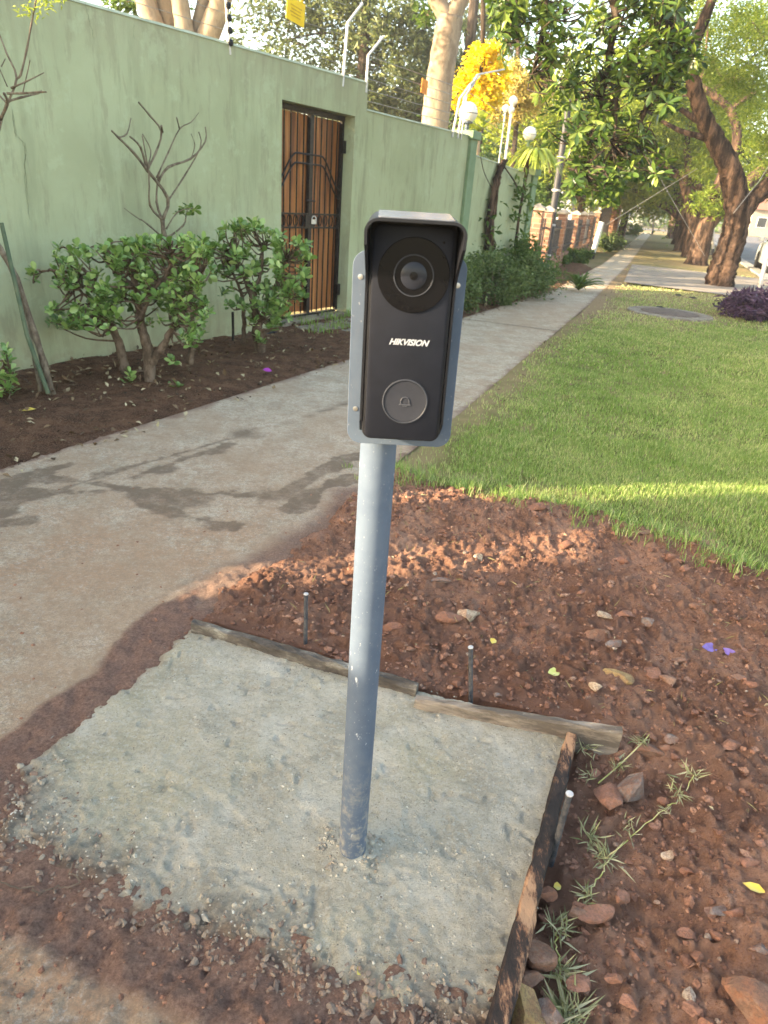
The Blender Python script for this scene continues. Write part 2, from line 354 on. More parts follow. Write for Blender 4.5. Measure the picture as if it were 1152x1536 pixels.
def rockmat(name, a, b, dirt=.5):
    t = NT(name); c = t.ramp(t.noise(16, 7, .7), [(.3, a), (.7, b)])
    c = t.mix(t.rng(t.noise(28, 7, .8), .42, .6, 0, min(1, dirt+.25)), c, (.24, .105, .06))
    c = t.mix(t.rng(t.noise(150, 5, .8), .5, .66, 0, .5), c, (.10, .06, .045)); t.col(c); t.bump(t.noise(60, 6, .75), .7, .01); return t.set(.85, 0, .25)
R_BROWN = rockmat('brown_stone', (.16, .09, .062), (.27, .16, .11)); R_RED = rockmat('red_stone', (.21, .095, .062), (.29, .145, .10))
R_TAN = rockmat('tan_stone', (.42, .30, .19), (.56, .44, .32), .35); R_GREY = rockmat('grey_stone', (.15, .115, .10), (.235, .19, .165), .35); R_OCH = rockmat('ochre_stone', (.27, .18, .075), (.36, .25, .12), .3)
R_ORANGE = rockmat('orange_brick_chip', (.50, .15, .06), (.42, .12, .05), .1)

# ------------------------------------------------------------------ setting: ground sheets
def A(*q): return [G(*p)[:2] for p in q]
ext = lambda p, q, k: p+(q-p)*k
pathL = A((0, 705), (520, 540), (700, 475), (830, 435), (905, 395))
pathR = A((530, 745), (690, 620), (880, 460), (945, 395))
dL = np.array([.34, 1.]); pathL.append(pathL[-1]+dL*40); pathR.append(pathR[-1]+dL*40)
pathL = [np.array([-6.2, -4.6]), np.array([-3.2, .55])]+pathL
PADc = A((290, 940), (2, 1178), (-38, 1275), (315, 1438), (600, 1540), (733, 1580), (858, 1098), (622, 1040))
near_edge = A((530, 745), (500, 790), (430, 835), (330, 885), (290, 940))
shift = lambda P, dx, dy: [p+np.array([dx, dy]) for p in P]
PATH = pathL+pathR[::-1]+near_edge[1:]+[G(150, 1080)[:2], G(60, 1165)[:2], G(90, 1250)[:2], G(330, 1375)[:2], G(600, 1455)[:2], G(715, 1500)[:2], np.array([.29, .2]), np.array([-.1, -2.6]), np.array([-1.5, -4.6])]
PATHX = pathL+pathR[::-1]+shift(near_edge[1:], .10, .02)+PATH[len(pathL)+len(pathR)+len(near_edge)-1:]
LAWNF = A((575, 700), (640, 722), (720, 745), (800, 762), (900, 790), (980, 815), (1060, 838), (1152, 862))
road0 = np.array([8.75, 16.]); rd = np.array([.355, 1.])
def roadpt(s, off): return road0+rd*(s-16.)+np.array([off, 0])
LAWN = [np.array([-.12, 3.1])]+LAWNF+[np.array([3.3, 2.2]), np.array([5.5, 1.2])]+[roadpt(0, -.45), roadpt(60, -.45)]+pathR[1:][::-1]
# far sheets
def sheet(name, poly, z, mat, fn=None):
    b = MB(); b.add([(*p[:2], z) for p in poly], [tuple(range(len(poly)))])
    return b.build(name, mat, kind='structure', fix=False)
def nearest(x, y, P):
    P = np.asarray([q[:2] for q in P]); bd = np.full(x.shape, 1e9); nx, ny = x.copy(), y.copy()
    for i in range(len(P)):
        a = P[i-1]; ab = P[i]-a; L = max(ab@ab, 1e-12); t = np.clip(((x-a[0])*ab[0]+(y-a[1])*ab[1])/L, 0, 1)
        qx, qy = a[0]+t*ab[0], a[1]+t*ab[1]; d = np.hypot(x-qx, y-qy); k = d < bd; bd[k] = d[k]; nx[k] = qx[k]; ny[k] = qy[k]
    return nx, ny
def grid(name, x0, x1, y0, y1, st, keep, hfun, mat, afun=None, kind='structure', smooth=True, snap=None):
    nx = int((x1-x0)/st)+1; ny = int((y1-y0)/st)+1
    X, Y = np.meshgrid(np.linspace(x0, x1, nx), np.linspace(y0, y1, ny)); X = X.ravel(); Y = Y.ravel()
    idx = np.arange(nx*ny).reshape(ny, nx)
    F = np.stack([idx[:-1, :-1], idx[:-1, 1:], idx[1:, 1:], idx[1:, :-1]], -1).reshape(-1, 4)
    k = keep(X, Y)
    if snap is not None:
        ins = inpoly(X, Y, snap); F = F[ins[F].any(1) & k[F].all(1)]; u = np.unique(F); u = u[~ins[u]]; X[u], Y[u] = nearest(X[u], Y[u], snap)
    else: F = F[k[F].all(1)]
    u = np.unique(F); mp = np.zeros(nx*ny, np.int32); mp[u] = np.arange(len(u)); F = mp[F]; X = X[u]; Y = Y[u]
    Z = hfun(X, Y)
    me = npmesh(name, np.stack([X, Y, Z], 1), F, afun(X, Y) if afun else None, smooth=smooth)
    return link(name, me, mat, kind=kind)
sheet('ground', [(-160, -90), (220, -90), (220, 240), (-160, 240)], -.12, M_GROUND)
b = MB()
rp = [roadpt(-14, 0), roadpt(78, 0), roadpt(78, 7.4), roadpt(-14, 7.4)]
sheet('road', rp, -.10, M_ROAD)
sheet('road', [roadpt(78, -60), roadpt(88, -60), roadpt(88, 70), roadpt(78, 70)], -.095, M_ROAD)
for off, nm in ((-.16, 'kerb'), (7.56, 'kerb')):
    b = MB()
    for s in np.arange(-14, 77, 3.):
        p = roadpt(s, off); q = roadpt(s+2.99, off); wv = np.array([.08, -.028])
        b.hexa([(*(p-wv*1.9), -.12), (*(p+wv*1.9), -.12), (*(q+wv*1.9), -.12), (*(q-wv*1.9), -.12), (*(p-wv*1.9), .01), (*(p+wv*1.7), .01), (*(q+wv*1.7), .01), (*(q-wv*1.9), .01)])
    b.build(nm, M_KERB, kind='structure')
sheet('verge', [roadpt(-14, 7.9), roadpt(77, 7.9), roadpt(77, 12), roadpt(-14, 12)], -.02, M_LAWN)
# crossover drive between path and road
M_DRIVE = simple('worn_concrete', (.22, .185, .15), (.30, .25, .20), 3, .9, bump=.3, obj=False, bscale=80)
sheet('driveway', [G(935, 425)[:2], G(1152, 455)[:2]*1.02, roadpt(18.6, .0), G(1012, 405)[:2], G(948, 398)[:2]], .028, M_DRIVE)
# lawn sheet
def lawn_h(x, y): return .018*fbm(x*.8, y*.8, 3)+.008*fbm(x*6, y*6, 4)-.004+.03*np.exp(-((y-3.0-.1*x)/.25)**2)*(x < 3)
def dry_mask(x, y):
    n = fbm(x*.55, y*.55, 11)+.5*fbm(x*2.2, y*2.2, 12)
    dR = pdist(x, y, pathR, False)
    d = sstep(8.2, 11.5, y+n*1.6)*(.55+.35*n)+sstep(.5, .0, dR+.18*n)*.55
    for q, rr in (((6.95, 15.8), 1.6), ((9.15, 23), 2), ((4.0, 10.4), .8), ((11.8, 31), 2)): d = d+sstep(rr, rr*.4, np.hypot(x-q[0], y-q[1])+n*.4)
    return np.clip(d, 0, 1)
sd_lawn = lambda x, y: sdist(x, y, LAWN)
grid('lawn', -.3, 12., 1.2, 20., .06, lambda x, y: y > 0, lawn_h, M_LAWN, lambda x, y: {'dry': dry_mask(x, y)}, snap=LAWN)
grid('lawn', 5., 26., 19.95, 62., .5, lambda x, y: y > 0, lambda x, y: lawn_h(x, y), M_LAWN, lambda x, y: {'dry': dry_mask(x, y)*.7}, snap=LAWN)
# path
wet_lines = [[(535, 600), (430, 635), (375, 648), (300, 672), (180, 705), (60, 745)], [(535, 680), (470, 712), (420, 740), (360, 745), (330, 740), (260, 748), (190, 735), (120, 722), (40, 715)], [(345, 665), (310, 678), (245, 700), (200, 716)], [(100, 700), (60, 708), (10, 725), (0, 770)], [(190, 735), (240, 765), (350, 790)], [(545, 720), (500, 725), (470, 740), (440, 765)], [(0, 785), (40, 780)], [(0, 745), (90, 738), (200, 735)]]
wet_w = [.02, .06, .035, .07, .045, .06, .05, .06]
def path_attrs(x, y):
    n = fbm(x*5, y*5, 21); n2 = fbm(x*16, y*16, 22); n4 = fbm(x*50, y*50, 23, 3)
    wet = np.zeros_like(x)
    for P, wd in zip(wet_lines, wet_w):
        d = pdist(x, y, [G(*q)[:2] for q in P], False)
        wet = np.maximum(wet, sstep(.012, -.009, d-wd*(.8+1.2*n)-.03*n2-.010*n4))
    for q, r_ in (((375, 648), .04), ((318, 677), .035), ((245, 703), .04), ((150, 712), .03), ((300, 750), .06), ((400, 745), .05)):
        g = G(*q); wet = np.maximum(wet, sstep(.022, -.014, np.hypot((x-g[0])*.7, (y-g[1])*.6)-r_*(1+.9*n)-.03*n2-.01*n4))
    g = G(250, 830); dust = np.clip(.95-np.hypot((x-g[0])/1.25, (y-g[1])/.85)*.75+.4*n, 0, 1)
    dust = np.maximum(dust, sstep(1.7, .7, y+.35*n)*.9); dust = np.maximum(dust, sstep(4.8, 2.9, y)*.5)
    g2 = G(800, 470); dust = np.maximum(dust, .5*np.exp(-np.hypot(x-g2[0]-.3, (y-g2[1])/2)**2))
    pd = sdist(x, y, PADc); m1 = sstep(.13, .09, pd+.03*n+.01*n2)
    dn = pdist(x, y, near_edge, False); m1 = np.maximum(m1, sstep(.16, .02, dn+.05*n)*.85)
    # damp soil patch beside the slab and along its front
    P1 = [G(*q)[:2] for q in ((300, 880), (230, 915), (170, 965), (120, 1040), (60, 1110), (0, 1175), (-60, 1300), (10, 1330), (110, 1330), (180, 1390), (250, 1430), (320, 1480), (330, 1560), (420, 1700), (900, 1700), (760, 1500), (600, 1450), (330, 1370), (120, 1250), (300, 940))]
    m1 = np.maximum(m1, sstep(.016, -.014, sdist(x, y, P1)+.018*n+.010*n2+.006*n4))
    m1 = np.maximum(m1, sstep(.015, -.01, pdist(x, y, pathR, False)-.012+.04*n2)*.8); m1 = np.maximum(m1, sstep(.02, -.01, pdist(x, y, pathL, False)-.02+.05*n2)*.8)
    return {'wet': wet, 'dust': dust, 'mud': m1}
def path_h(x, y):
    a = path_attrs(x, y)['mud'] if len(x) < 400000 else 0
    r_ = sstep(1.05, .75, y)
    return .003*fbm(x*3, y*3, 31)+.0015*fbm(x*30, y*30, 32)+a*(.010*fbm(x*25, y*25, 33)+.006*fbm(x*70, y*70, 36, 2)+.004)+r_*.014*fbm(x*24, y*24, 34, 3)+r_*.007*fbm(x*70, y*70, 35, 2)
inP = lambda x, y: inpoly(x, y, PATH)
grid('path', -2.5, .5, .2, 3.6, .009, lambda x, y: (sdist(x, y, PADc) > -.1), path_h, M_PATH, path_attrs, snap=PATHX)
grid('path', -7, 22., -4.8, 62., .06, lambda x, y: (y > 3.5) | (y < .26) | (x < -2.4), lambda x, y: .003*fbm(x*3, y*3, 31)-.012*((y < 3.6) & (y > .2) & (x > -2.5)), M_PATH, path_attrs, snap=PATH)
# expansion joint in the path: a shallow dark groove line and the broken slab edge
def strip(name, pts, wd, z, mat, kind='structure'):
    P = np.array(pts); T = np.gradient(P, axis=0); T = T/np.linalg.norm(T, axis=1)[:, None]; N = np.stack([-T[:, 1], T[:, 0]], 1)
    V = np.concatenate([np.c_[P+N*wd/2, np.full(len(P), z)], np.c_[P-N*wd/2, np.full(len(P), z)]]); n = len(P)
    F = [(i, i+n, i+n+1, i+1) for i in range(n-1)]
    b = MB(); b.add(V, F); return b.build(name, mat, kind=kind, fix=False)
M_JOINT = simple('joint_grit', (.07, .05, .035), (.13, .09, .06), 30, .95)
for a_, b_ in (((690, 478), (835, 497)), ((850, 425), (905, 432)), ((905, 396), (947, 399))):
    p = G(*a_)[:2]; q = G(*b_)[:2]; strip('path_joint', [p+(q-p)*k+np.array([0, .01])*random.uniform(-1, 1) for k in np.linspace(0, 1, 14)], .018, .0065, M_JOINT)
for pts in ([(690, 600), (655, 585), (640, 560), (600, 540), (590, 520)], [(0, 1330), (70, 1340), (120, 1330), (100, 1290), (40, 1420)]):
    Q = [G(*q)[:2] for q in pts[:4]]; P = [Q[i]*(1-k)+Q[i+1]*k+rng.standard_normal(2)*.004 for i in range(len(Q)-1) for k in np.linspace(0, 1, 9, endpoint=False)]
    strip('path_crack', P, .0035, .009, M_JOINT)
# garden bed
W0 = np.array([-2.703, 4.544]); WD = np.array([.59, 1.]); WD = WD/np.linalg.norm(WD); WN = np.array([WD[1], -WD[0]])
def W(s, n, z=0.):
    q = W0+WD*s+WN*n; return np.array([q[0], q[1], z])
BED = [W(-6, -.02)[:2], W(9.3, -.02)[:2], np.array([4.6, 20.3]), np.array([12, 44.])]+[p for p in pathL[1:-1][::-1]]+[np.array([-6.2, -3.6])]
grid('garden_bed', -3.6, 4.8, 2.2, 20., .03, lambda x, y: (sdist(x, y, BED) < .06),
     lambda x, y: -.03+.035*sstep(0, .5, pdist(x, y, pathL, False))+.022*fbm(x*3, y*3, 41)+.012*fbm(x*14, y*14, 42)+.008*fbm(x*30, y*30, 43), M_BED)
# red soil
DIRT_HOLE = PADc
BM = [G(700, 765)[:2], G(560, 760)[:2]]
def dirt_h(x, y):
    pdp = sdist(x, y, PATH); dpad = sdist(x, y, PADc)
    h = .012+.020*fbm(x*2.2, y*2.2, 51)+.016*fbm(x*8, y*8, 52)+.012*np.abs(fbm(x*20, y*20, 53))+.010*fbm(x*45, y*45, 54, 3)+.004*np.abs(fbm(x*95, y*95, 50, 2))
    cl = fbm(x*30, y*30, 57, 2); h = h+.016*sstep(.2, .5, cl)+.007*sstep(.1, .45, fbm(x*58, y*58, 49, 2))
    h = h+.05*np.exp(-((y-2.75-.08*(x-.4))/.22)**2)*sstep(-.4, .1, x)*(1+.6*fbm(x*4, y*4, 55))
    g = G(900, 1250); h = h-.045*sstep(.45, .12, np.abs(x-g[0]+.05-.3*(y-g[1])))*sstep(1.55, 1.3, y)
    h = h-.02*sstep(1.5, 1.2, y)
    h = h-.05*sstep(.05, -.06, pdp+.02*fbm(x*12, y*12, 56))
    h = np.where((dpad < .10) & (y > 1.35), np.minimum(h, .012+.012*fbm(x*20, y*20, 58)), h)
    h = np.where(dpad < .03, np.minimum(h, -.03), h)
    h = h-.07*sstep(.03, -.14, sd_lawn(x, y)+.05*fbm(x*9, y*9, 59))
    return h
def dirt_a(x, y):
    n = fbm(x*4, y*4, 61); dp = sdist(x, y, PADc)
    d = sstep(.16, .02, dp+.06*n)*.55+sstep(.55, .75, fbm(x*2.5, y*2.5, 62)*.5+.5)*.6+sstep(.45, .25, np.abs(y-2.0-.1*x+.1*n))*.25
    return {'damp': np.clip(d, 0, .7)}
grid('red_soil', -.75, 2.3, .25, 3.45, .0066, lambda x, y: (sdist(x, y, PATH) > -.09) & (sdist(x, y, PADc) > -.05) & (sd_lawn(x, y) > -.2), dirt_h, M_SOIL, dirt_a)
# ------------------------------------------------------------------ concrete pad (freshly cast)
pad = empty('concrete_slab', (*PADc.__getitem__(0), 0), 'freshly cast rough grey concrete slab around the foot of the grey pole', 'concrete slab')
frontP = [p for p in PADc[1:6]]
def pad_h(x, y):
    d = -sdist(x, y, PADc); n = fbm(x*9, y*9, 71)
    hn = fbm(x*28, y*28, 68, 3); df = pdist(x, y, frontP, False)+.05*hn; dl = pdist(x, y, [PADc[0], PADc[1]], False)+.03*hn
    h = .012+.010*fbm(x*3, y*3, 72)+.005*fbm(x*14, y*14, 73)+.0026*fbm(x*45, y*45, 74, 3)*(.3+2.0*sstep(-.05, .3, fbm(x*5, y*5, 78)))-.005*sstep(.48, .62, fbm(x*26, y*26, 79, 2))+.0018*fbm(x*100, y*100, 80, 2)
    rough = sstep(.30, .06, df+.10*n)*.9+.12
    h = h+rough*(.006*fbm(x*45, y*45, 75, 3)+.005*fbm(x*90, y*90, 76, 2))
    for P, wd in (([(200, 1160), (260, 1180), (330, 1215), (380, 1260)], .022), ([(75, 1150), (160, 1160), (215, 1130)], .015), ([(600, 1190), (690, 1190), (720, 1230)], .03)):
        q = [G(*k)[:2] for k in P]; dd = pdist(x, y, q, False); h = h+(-.004*sstep(wd, 0, dd+.02*n)+.006*sstep(wd*2, wd, dd)*sstep(0, wd, dd)*fbm(x*40, y*40, 70, 2))*sstep(-.2, .2, fbm(x*6, y*6, 69))
    h = h-.034*sstep(.07, -.04, df+.03*n)-.03*sstep(.035, -.02, dl+.02*n)
    h = h+.012*np.exp(-(np.hypot(x+.01, y-1.02)/.06)**2)*(1+n)
    return h
def pad_a(x, y):
    n = fbm(x*9, y*9, 71); df = pdist(x, y, frontP, False); dl = pdist(x, y, [PADc[0], PADc[1]], False); n3 = fbm(x*40, y*40, 77)
    return {'crumb': np.clip(sstep(.17, .02, df+.12*n+.03*n3)*.9, 0, 1), 'mud': np.clip(sstep(.05, -.03, dl+.035*n+.01*n3)+sstep(.09, .0, df+.07*n+.03*n3)*.85, 0, 1)}
o = grid('slab', -.85, .66, .55, 1.9, .0042, lambda x, y: y > 0, pad_h, M_PAD, pad_a, kind=None, snap=PADc)
o.parent = pad; o.matrix_parent_inverse = Matrix.Translation(-pad.location)
o.data.transform(Matrix.Translation(-pad.location)); o.matrix_parent_inverse = Matrix.Identity(4)

# ------------------------------------------------------------------ rocks and pebbles
_ico = bmesh.new(); bmesh.ops.create_icosphere(_ico, subdivisions=1, radius=1)
IV = np.array([v.co[:] for v in _ico.verts]); IF = np.array([[v.index for v in f.verts] for f in _ico.faces]); _ico.free()
def pebbles(name, X, Y, Z, size, mat, v, parent=None, sink=.3):
    n = len(X); q = IV[None]*(1+.28*rng.standard_normal((n, len(IV), 1)))
    sc = size[:, None]*np.stack([rng.uniform(.7, 1.3, n), rng.uniform(.6, 1.1, n), rng.uniform(.4, .8, n)], 1)
    q = q*sc[:, None]; a = rng.uniform(0, 6.3, n); c_, s_ = np.cos(a)[:, None], np.sin(a)[:, None]
    x = q[..., 0]*c_-q[..., 1]*s_; y = q[..., 0]*s_+q[..., 1]*c_
    V = np.stack([x+X[:, None], y+Y[:, None], q[..., 2]+(Z+size*sink)[:, None]], -1).reshape(-1, 3)
    F = (IF[None]+(np.arange(n)*len(IV))[:, None, None]).reshape(-1, 3)
    if parent is not None: V = V-np.array(wloc(parent))
    return link(name, npmesh(name, V, F, fattrs={'v': np.repeat(v, len(IF))}), mat, parent, kind='stuff')
def scatter(n, x0, x1, y0, y1, ok):
    x = rng.uniform(x0, x1, n); y = rng.uniform(y0, y1, n); k = ok(x, y); return x[k], y[k]
x, y = scatter(44000, -.7, 2.3, .3, 3.3, lambda x, y: (sdist(x, y, PATH) > .0) & (sdist(x, y, PADc) > .025) & (sd_lawn(x, y) > -.05) & (fbm(x*3, y*3, 81)+rng.uniform(-.7, .7, len(x)) > -.15))
sz = .0025+.0048*rng.random(len(x))**3+(rng.random(len(x)) > .90)*rng.uniform(.002, .0085, len(x))
pebbles('gravel', x, y, dirt_h(x, y), sz, M_PEB, rng.random(len(x))**1.4)
x, y = scatter(5200, -.7, 2.3, .3, 3.2, lambda x, y: (sdist(x, y, PATH) > .02) & (sdist(x, y, PADc) > .03) & (sd_lawn(x, y) > -.02) & (fbm(x*2.2, y*2.2, 82)+rng.uniform(-.6, .6, len(x)) > .1))
pebbles('clods', x, y, dirt_h(x, y), .004+.009*rng.random(len(x))**2.2, M_PEB, .15+.6*rng.random(len(x)), sink=.0)
x, y = scatter(3000, -1.6, .3, .3, 1.15, lambda x, y: inP(x, y) & (sdist(x, y, PADc) > .02) & (rng.random(len(x)) < .5*sstep(1.15, .7, y)))
pebbles('gravel', x, y, path_h(x, y), .002+.008*rng.random(len(x))**3, M_PEB, .3+.7*rng.random(len(x)), sink=.05)
x, y = scatter(2600, -2.2, 0, .4, 3., lambda x, y: inP(x, y) & (sdist(x, y, PADc) > .0) & (rng.random(len(x)) < .12+.88*sstep(1.1, .8, y)))
pebbles('gravel', x, y, path_h(x, y), .0018+.006*rng.random(len(x))**3, M_PEB, .35+.65*rng.random(len(x)), sink=.15)
x, y = scatter(30000, -.85, .62, .5, 1.9, lambda x, y: (sdist(x, y, PADc) < .022) & (rng.random(len(x)) < np.maximum(.4*sstep(.2, .0, pdist(x, y, frontP, False)+.13*fbm(x*9, y*9, 71)), .05)))
xg, yg = scatter(26000, -.85, .62, .55, 1.9, lambda x, y: (sdist(x, y, PADc) < -.01) & (rng.random(len(x)) < .30+.7*sstep(-.05, .3, fbm(x*5, y*5, 78))))
pebbles('grains', xg, yg, pad_h(xg, yg)-.0006, .0011+.0024*rng.random(len(xg))**3, M_PADG, rng.random(len(xg)), pad, sink=.0)
x2, y2 = scatter(30000, -.95, .62, .5, 1.25, lambda x, y: (pdist(x, y, frontP, False) < .17) & (sdist(x, y, PADc) < .02) & (rng.random(len(x)) < sstep(.15, .03, pdist(x, y, frontP, False)+.10*fbm(x*9, y*9, 71))*(.15+.85*sstep(-.45, .25, x))))
pebbles('crumb', x2, y2, np.maximum(pad_h(x2, y2), path_h(x2, y2))-.001, .0016+.0062*rng.random(len(x2))**3, M_PEBG, np.clip(.65*rng.random(len(x2))*sstep(.05, -.10, sdist(x2, y2, PADc))+.12, 0, 1), pad, sink=.05)
pebbles('crumb', x, y, np.maximum(pad_h(x, y), path_h(x, y))-.002, .0016+.008*rng.random(len(x))**3*sstep(.25, .02, pdist(x, y, frontP, False))+.0015*rng.random(len(x)), M_PEBG, np.clip(rng.random(len(x))*sstep(-.06, .12, pdist(x, y, frontP, False)), 0, 1), pad, sink=.1)
x, y = scatter(900, -.62, -.3, .9, 2.0, lambda x, y: (np.abs(pdist(x, y, [PADc[0], PADc[1]], False)) < .05))
pebbles('gravel', x, y, path_h(x, y), .002+.005*rng.random(len(x))**3, M_PEB, .3*rng.random(len(x)))
x, y = scatter(420, -.14, .12, .9, 1.14, lambda x, y: np.abs(np.hypot(x+.01, y-1.02)-.042-.02*rng.random(len(x))) < .018); pebbles('crumb', x, y, pad_h(x, y), .002+.006*rng.random(len(x))**2, M_PEBG, .5+.5*rng.random(len(x)), pad, sink=.1)
def rock_mesh(seed, sx, sy, sz, flat=.5):
    bm = bmesh.new(); bmesh.ops.create_icosphere(bm, subdivisions=3, radius=1)
    r_ = np.random.default_rng(seed); N = r_.standard_normal((9, 3)); N /= np.linalg.norm(N, axis=1)[:, None]; off = r_.uniform(.36, .78, 9)
    for v in bm.verts:
        p = np.array(v.co[:])
        for k in range(9):
            d = p@N[k]-off[k]
            if d > 0: p = p-N[k]*d*.985
        v.co = (p[0]*sx*1.3, p[1]*sy*1.3, p[2]*sz*1.35)
    me = bpy.data.meshes.new('rock'); bm.to_mesh(me); bm.free(); return me
def rock(name, px, py, wpx, hpx, mat, label, seed, rz=0., group=None, tilt=0.):
    g = G(px, py); dist = np.linalg.norm(g-[0, 0, CH]); m = dist/CF
    sx = wpx*m/2*1.12; s_h = hpx*m/2
    sy = s_h*.95; sz = s_h*.75
    z = dirt_h(np.array([g[0]]), np.array([g[1]]))[0]
    o = link(name, rock_mesh(seed, sx, sy, sz), mat, loc=(g[0], g[1], max(z, -.02)+sz*.28)); o.rotation_euler = (tilt, 0, rz)
    tag(o, label, 'stone', group); return o
RK = [(700, 932, 34, 28, R_TAN, 'pale cream stone standing out on the red soil behind the slab', .6),
      (588, 952, 38, 16, R_RED, 'flat reddish stone just right of the grey pole behind the timber edge', .1),
      (899, 961, 34, 25, R_BROWN, 'rounded brown stone, larger of the pair above the ochre stone', .2),
      (919, 981, 22, 14, R_GREY, 'small smooth grey stone touching the rounded brown stone', .1),
      (928, 1026, 36, 20, R_OCH, 'tan angular stone left of a dull red stone on the soil', -.4),
      (972, 1020, 20, 24, R_RED, 'dull red stone beside the tan angular stone', .3),
      (982, 1124, 40, 24, R_BROWN, 'brown stone off the free end of the grey timber board', .1),
      (951, 1178, 36, 50, R_GREY, 'dark slab shaped stone leaning against a red brown stone', .35),
      (918, 1190, 42, 36, R_RED, 'red brown blocky stone beside the dark slab shaped stone', .1),
      (890, 1360, 42, 26, R_RED, 'flat orange red stone beside the runner of grass', .2),
      (803, 1430, 40, 44, R_BROWN, 'large brown stone against the foot of the burnt board', .1),
      (820, 1333, 22, 18, R_RED, 'small red stone close to the burnt board below the short stake', 0),
      (786, 1512, 38, 60, R_OCH, 'long mustard yellow stone lying beside the burnt board at the bottom', .3),
      (828, 1512, 26, 36, R_GREY, 'greyish purple stone right of the long mustard stone', 0),
      (1128, 1500, 46, 58, R_BROWN, 'big flat brown stone at the bottom right corner', .4),
      (845, 830, 18, 16, R_RED, 'red clod sticking up from the sunlit strip of soil', .2),
      (798, 790, 24, 14, R_RED, 'reddish clod at the edge of the lawn', .2),
      (716, 846, 16, 18, R_TAN, 'small orange tan stone in the sunlit strip', .2),
      (655, 884, 28, 10, R_GREY, 'flat dark grey stone on the soil above the pale cream stone', .1),
      (968, 942, 24, 14, R_GREY, 'dark grey shard right of the rounded brown stone', -.3),
      (902, 930, 28, 12, R_TAN, 'cream flat stone chip above the rounded brown stone', -.2),
      (935, 929, 26, 16, R_RED, 'orange brown stone right of the cream chip', .1),
      (890, 1042, 18, 13, R_TAN, 'small cream stone below the pale green leaf', .1),
      (672, 938, 30, 18, R_RED, 'low red stone half buried left of the pale cream stone', .1),
      (1093, 1130, 24, 16, R_RED, 'small reddish stone alone on the soil at the right', .1),
      (684, 1031, 12, 12, R_RED, 'little bright red stone behind the board beside the middle stake', .1),
      (515, 1312, 13, 12, R_ORANGE, 'orange brick chip at the foot of the pole', .2),
      (565, 1338, 9, 8, R_ORANGE, 'tiny orange chip on the wet concrete right of the pole foot', .2),
      (800, 1462, 26, 22, R_BROWN, 'brown stone tucked between the large brown and mustard stones', .5),
      (872, 1468, 24, 20, R_RED, 'reddish stone right of the large brown stone', .2),
      (936, 1340, 16, 18, R_RED, 'small pinkish red stone right of the flat orange red stone', .3),
      (1005, 1275, 14, 12, R_TAN, 'small pale stone alone on the open soil', .2)]
for i, (px, py, wp, hp, mt, lb, rz) in enumerate(RK): rock('rock', px, py, wp, hp, mt, lb, 100+i, rz)
for i in range(58):
    px = random.uniform(600, 1150); py = random.uniform(770, 1530); g = G(px, py)
    if sdist(np.array([g[0]]), np.array([g[1]]), PADc)[0] < .06 or sd_lawn(np.array([g[0]]), np.array([g[1]]))[0] < .03: continue
    s_ = random.uniform(8, 17)*(1+.3*(py > 1200))
    rock('stone', px, py, s_*1.2, s_*.85, random.choice([R_BROWN, R_RED, R_RED, R_RED, R_RED, R_BROWN, R_GREY]), 'small reddish brown stone lying loose on the bare red soil', 300+i, random.uniform(-.5, .5), 'small loose stones on the soil')
# ------------------------------------------------------------------ leaf clouds
def leaf_cloud(C, size, asp, up=.35, fold=.25, droop=0., dirs=None):
    """six-point folded leaves at centres C; returns V,F,v"""
    n = len(C); size = np.broadcast_to(size, (n,)).astype(float)
    d = rng.standard_normal((n, 3)) if dirs is None else dirs+.35*rng.standard_normal((n, 3)); d[:, 2] = d[:, 2]*.7-droop; d /= np.linalg.norm(d, axis=1)[:, None]
    nn = rng.standard_normal((n, 3))*.7+np.array([0, 0, up*2]); s_ = np.cross(d, nn); s_ /= np.linalg.norm(s_, axis=1)[:, None]+1e-9; nn = np.cross(s_, d)
    L = size[:, None]; Wd = (size*asp)[:, None]
    P = [C, C+d*L*.4+s_*Wd*.5+nn*Wd*fold, C+d*L*1.-nn*L*.12, C+d*L*.4-s_*Wd*.5+nn*Wd*fold]
    V = np.stack(P, 1).reshape(-1, 3); b = (np.arange(n)*4)[:, None]
    F = np.concatenate([b+np.array([[0, 1, 2]]), b+np.array([[0, 2, 3]])], 1).reshape(-1, 3)
    v = np.repeat(np.clip(.5+.22*rng.standard_normal(n), 0, 1), 2)
    return V, F, v
def blob(c, r_, n, sub=26, tight=.30, hollow=.35):
    """n points bunched in sub-clumps inside an ellipsoid"""
    c = np.asarray(c, float); r_ = np.asarray(r_, float)*np.ones(3)
    q = rng.standard_normal((sub, 3)); q /= np.linalg.norm(q, axis=1)[:, None]; q *= (hollow+(1-hollow)*rng.random((sub, 1))**.6)
    k = rng.integers(0, sub, n); sz = tight*rng.uniform(.5, 1.3, sub)
    p = q[k]+rng.standard_normal((n, 3))*sz[k][:, None]*.6
    return c+p*r_, c+q*r_
def crown(parent, C, size, asp, mat, name='crown', **kw):
    V, F, v = leaf_cloud(C, size*rng.uniform(.6, 1.25, len(C)), asp, **kw)
    V = V-np.array(wloc(parent))
    return link(name, npmesh(name, V, F, fattrs={'v': v}), mat, parent)
def smooth_path(P, k=5, wig=0.):
    P = [np.asarray(p, float) for p in P]; out = []
    for i in range(len(P)-1):
        a = P[max(i-1, 0)]; b_ = P[i]; c_ = P[i+1]; d = P[min(i+2, len(P)-1)]
        for j in range(k):
            u = j/k; out.append(.5*((2*b_)+(-a+c_)*u+(2*a-5*b_+4*c_-d)*u*u+(-a+3*b_-3*c_+d)*u**3))
    out.append(P[-1]); 
    if wig: out = [out[0]]+[p+rng.standard_normal(3)*wig for p in out[1:-1]]+[out[-1]]
    return out
